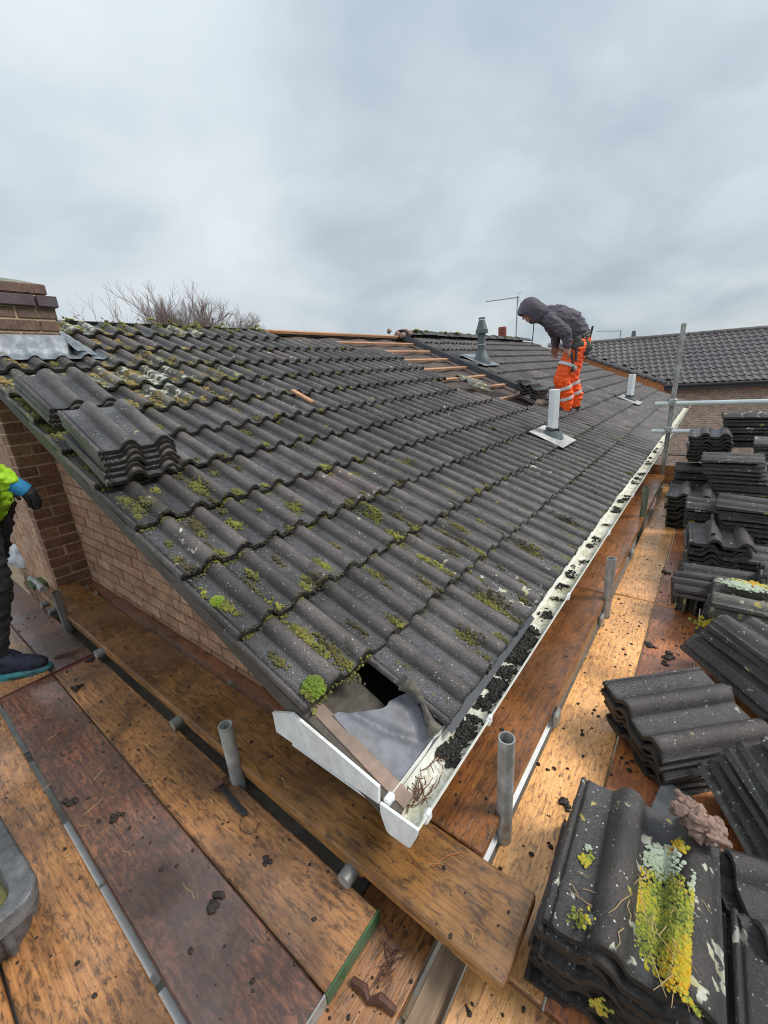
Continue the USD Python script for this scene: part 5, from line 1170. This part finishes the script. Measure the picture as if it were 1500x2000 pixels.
lou = obj('louvre', wallbox(3.55, 4.3, .31, .37, -.02, .10), LATH, fh, smooth=False)
for q in range(3): obj('slat', wallbox(3.5, 4.3, .285, .31, -.10+.07*q, -.055+.07*q), LATH, lou, smooth=False)

# house behind the ridge carrying the aerial and the clay pot, and others far away
bh = thing('back_house', 'house behind the ridge with only its banded clay chimney pot showing', 'house')
obj('wall', rbox((-12, 19.5, -4.9), (-5.2, 25, .6)), BRICKFAR, bh, smooth=False)
obj('roof', prism([(19.2, .5), (22.25, 1.72), (25.3, .5), (25.3, .4), (19.2, .4)], 'x', -12.2, -5.0), FARM, bh, smooth=False)
pc = A([-8.2, 19.75, 0])
obj('chimney', rbox(pc+[-.3, -.3, -.2], pc+[.3, .3, 2.50]), BRICKFAR, bh, smooth=False)
potm = [sweep([pc+[0, 0, 2.5+.09*q], pc+[0, 0, 2.555+.09*q], pc+[0, 0, 2.556+.09*q], pc+[0, 0, 2.59+.09*q]], [.19, .19, .165, .165], 14) for q in range(7)]
obj('chimney_pot', many(potm), CLAY, bh, smooth=35)
def aerial(base, top, arm_end, n, label, rods=.16):
    t = thing('tv_aerial', label, 'aerial'); base, top, arm_end = A(base), A(top), A(arm_end)
    obj('mast', tube(base, top+[0, 0, .04], .026, n=8), GALV, t)
    d = arm_end-top; obj('boom', tube(top-d*.06, arm_end, .018, n=6), GALV, t)
    dn = d/np.linalg.norm(d); sx = np.cross(dn, EZ)
    for q in range(n): c = top + d*(.1+.9*q/(n-1)); obj('rod', tube(c-sx*rods, c+sx*rods, .007, n=5), GALV, t)
    for q in (-1, 1): obj('reflector', tube(top-d*.05+EZ*.14*q-sx*.2, top-d*.05+EZ*.14*q+sx*.2, .008, n=5), GALV, t)
aerial((-7.0, 18.2, 0), (-7.03, 18.44, 4.06), (-8.02, 17.6, 3.98), 12, 'tall mast with long aerial rising left of the roofer\'s head')
aerial((-5.3, 31.4, 0), (-5.35, 31.5, 3.05), (-6.6, 31.0, 3.15), 7, 'small distant aerial above the far roof ridge', rods=.4)
dc = thing('distant_house', 'distant house whose small chimney pokes above the far ridge', 'house')
obj('wall', rbox((-7, 30, -4.9), (-1.5, 36, .4)), BRICKFAR, dc, smooth=False); obj('roof', prism([(29.7, .4), (33, 1.7), (36.3, .4)], 'x', -7.2, -1.3), FARM, dc, smooth=False)
obj('chimney', many([rbox((-4.98, 31.5, .5), (-4.38, 32.1, 2.55)), rbox((-5.05, 31.43, 2.55), (-4.31, 32.17, 2.65))]), BRICKFAR, dc, smooth=False); obj('chimney_pot', tube((-4.66, 31.8, 2.6), (-4.66, 31.8, 2.98), .14, .11, 10), FLUE, dc)
d2 = thing('distant_house', 'farthest house with a tiny chimney pot just above the far ridge', 'house')
obj('wall', rbox((-7, 36.6, -4.9), (-1.5, 41, .4)), BRICKFAR, d2, smooth=False); obj('roof', prism([(36.4, .4), (38.9, 1.7), (41.3, .4)], 'x', -7.2, -1.3), FARM, d2, smooth=False)
obj('chimney', many([rbox((-4.3, 37.6, .5), (-3.8, 38.1, 2.5))]), BRICKFAR, d2, smooth=False); obj('chimney_pot', tube((-4.05, 37.85, 2.45), (-4.05, 37.85, 2.75), .14, .11, 10), FLUE, d2)

# ------------------------------------------------------------------ bare trees behind the ridge
def tree(base, height, spread, seed, label, depth=5, dens=3, rt=.16, lean=0.0, up=.35):
    gr = np.random.default_rng(seed); t = thing('bare_tree', label, 'tree'); br_, tw_ = [], []
    def grow(p, d, L, r, lev):
        pts, n = [p], 4
        for i in range(n):
            d = d + gr.normal(0, .13, 3) + A([0, 0, .05*up]); d /= np.linalg.norm(d); pts.append(pts[-1]+d*L/n)
        m = sweep(pts, np.linspace(r, r*.62, n+1), 6 if lev < 2 else 4, caps=False)
        (br_ if lev < 2 else tw_).append(m)
        if lev >= depth: return
        k = dens + (lev < 2)
        for q in range(k):
            f = gr.uniform(.35, 1.0) if q else 1.0; i = min(int(f*n), n-1); bp = pts[i]+(pts[i+1]-pts[i])*(f*n-i)
            ax = gr.normal(size=3); ax -= d*(ax@d); ax /= np.linalg.norm(ax); an = gr.uniform(.3, .75)*spread*(.5 if q == 0 else 1)
            nd = d*math.cos(an)+ax*math.sin(an) + A([0, 0, .12*up]); nd /= np.linalg.norm(nd)
            grow(bp, nd, L*gr.uniform(.58, .8), max(r*.55, .0065), lev+1)
    trunk_h = height*.38+2.6
    d0 = A([lean, 0, 1.0]); d0 /= np.linalg.norm(d0)
    obj('trunk', sweep([base, A(base)+d0*trunk_h*.5, A(base)+d0*trunk_h], [rt*1.3, rt, rt*.8], 10), BARK, t, smooth=True)
    for q in range(4): grow(A(base)+d0*trunk_h*gr.uniform(.85, 1.0), (d0+gr.normal(0, .38, 3)*spread)/1.0, height*.26, rt*.55, 0)
    obj('limbs', many(br_), BARK, t, smooth=True); obj('crown', many(tw_), BARK, t, smooth=True)
tree((-24.6, 14.0, -4.9), 8.9, .85, 4, 'broad bare dense tree behind the ridge', depth=5, dens=4, rt=.15, up=.8)
tree((-23.4, 15.0, -4.9), 7.6, .9, 8, 'lower bare tree at the right of the dense one', depth=5, dens=3, rt=.12, up=.6)
tree((-29.6, 13.4, -4.9), 9.7, .8, 15, 'slender sparse bare tree nearest the chimney', depth=4, dens=2, rt=.10, up=.8)
tree((-27.2, 14.2, -4.9), 8.2, .8, 23, 'thin low bare tree between the slender and the dense ones', depth=4, dens=2, rt=.09, up=.8)
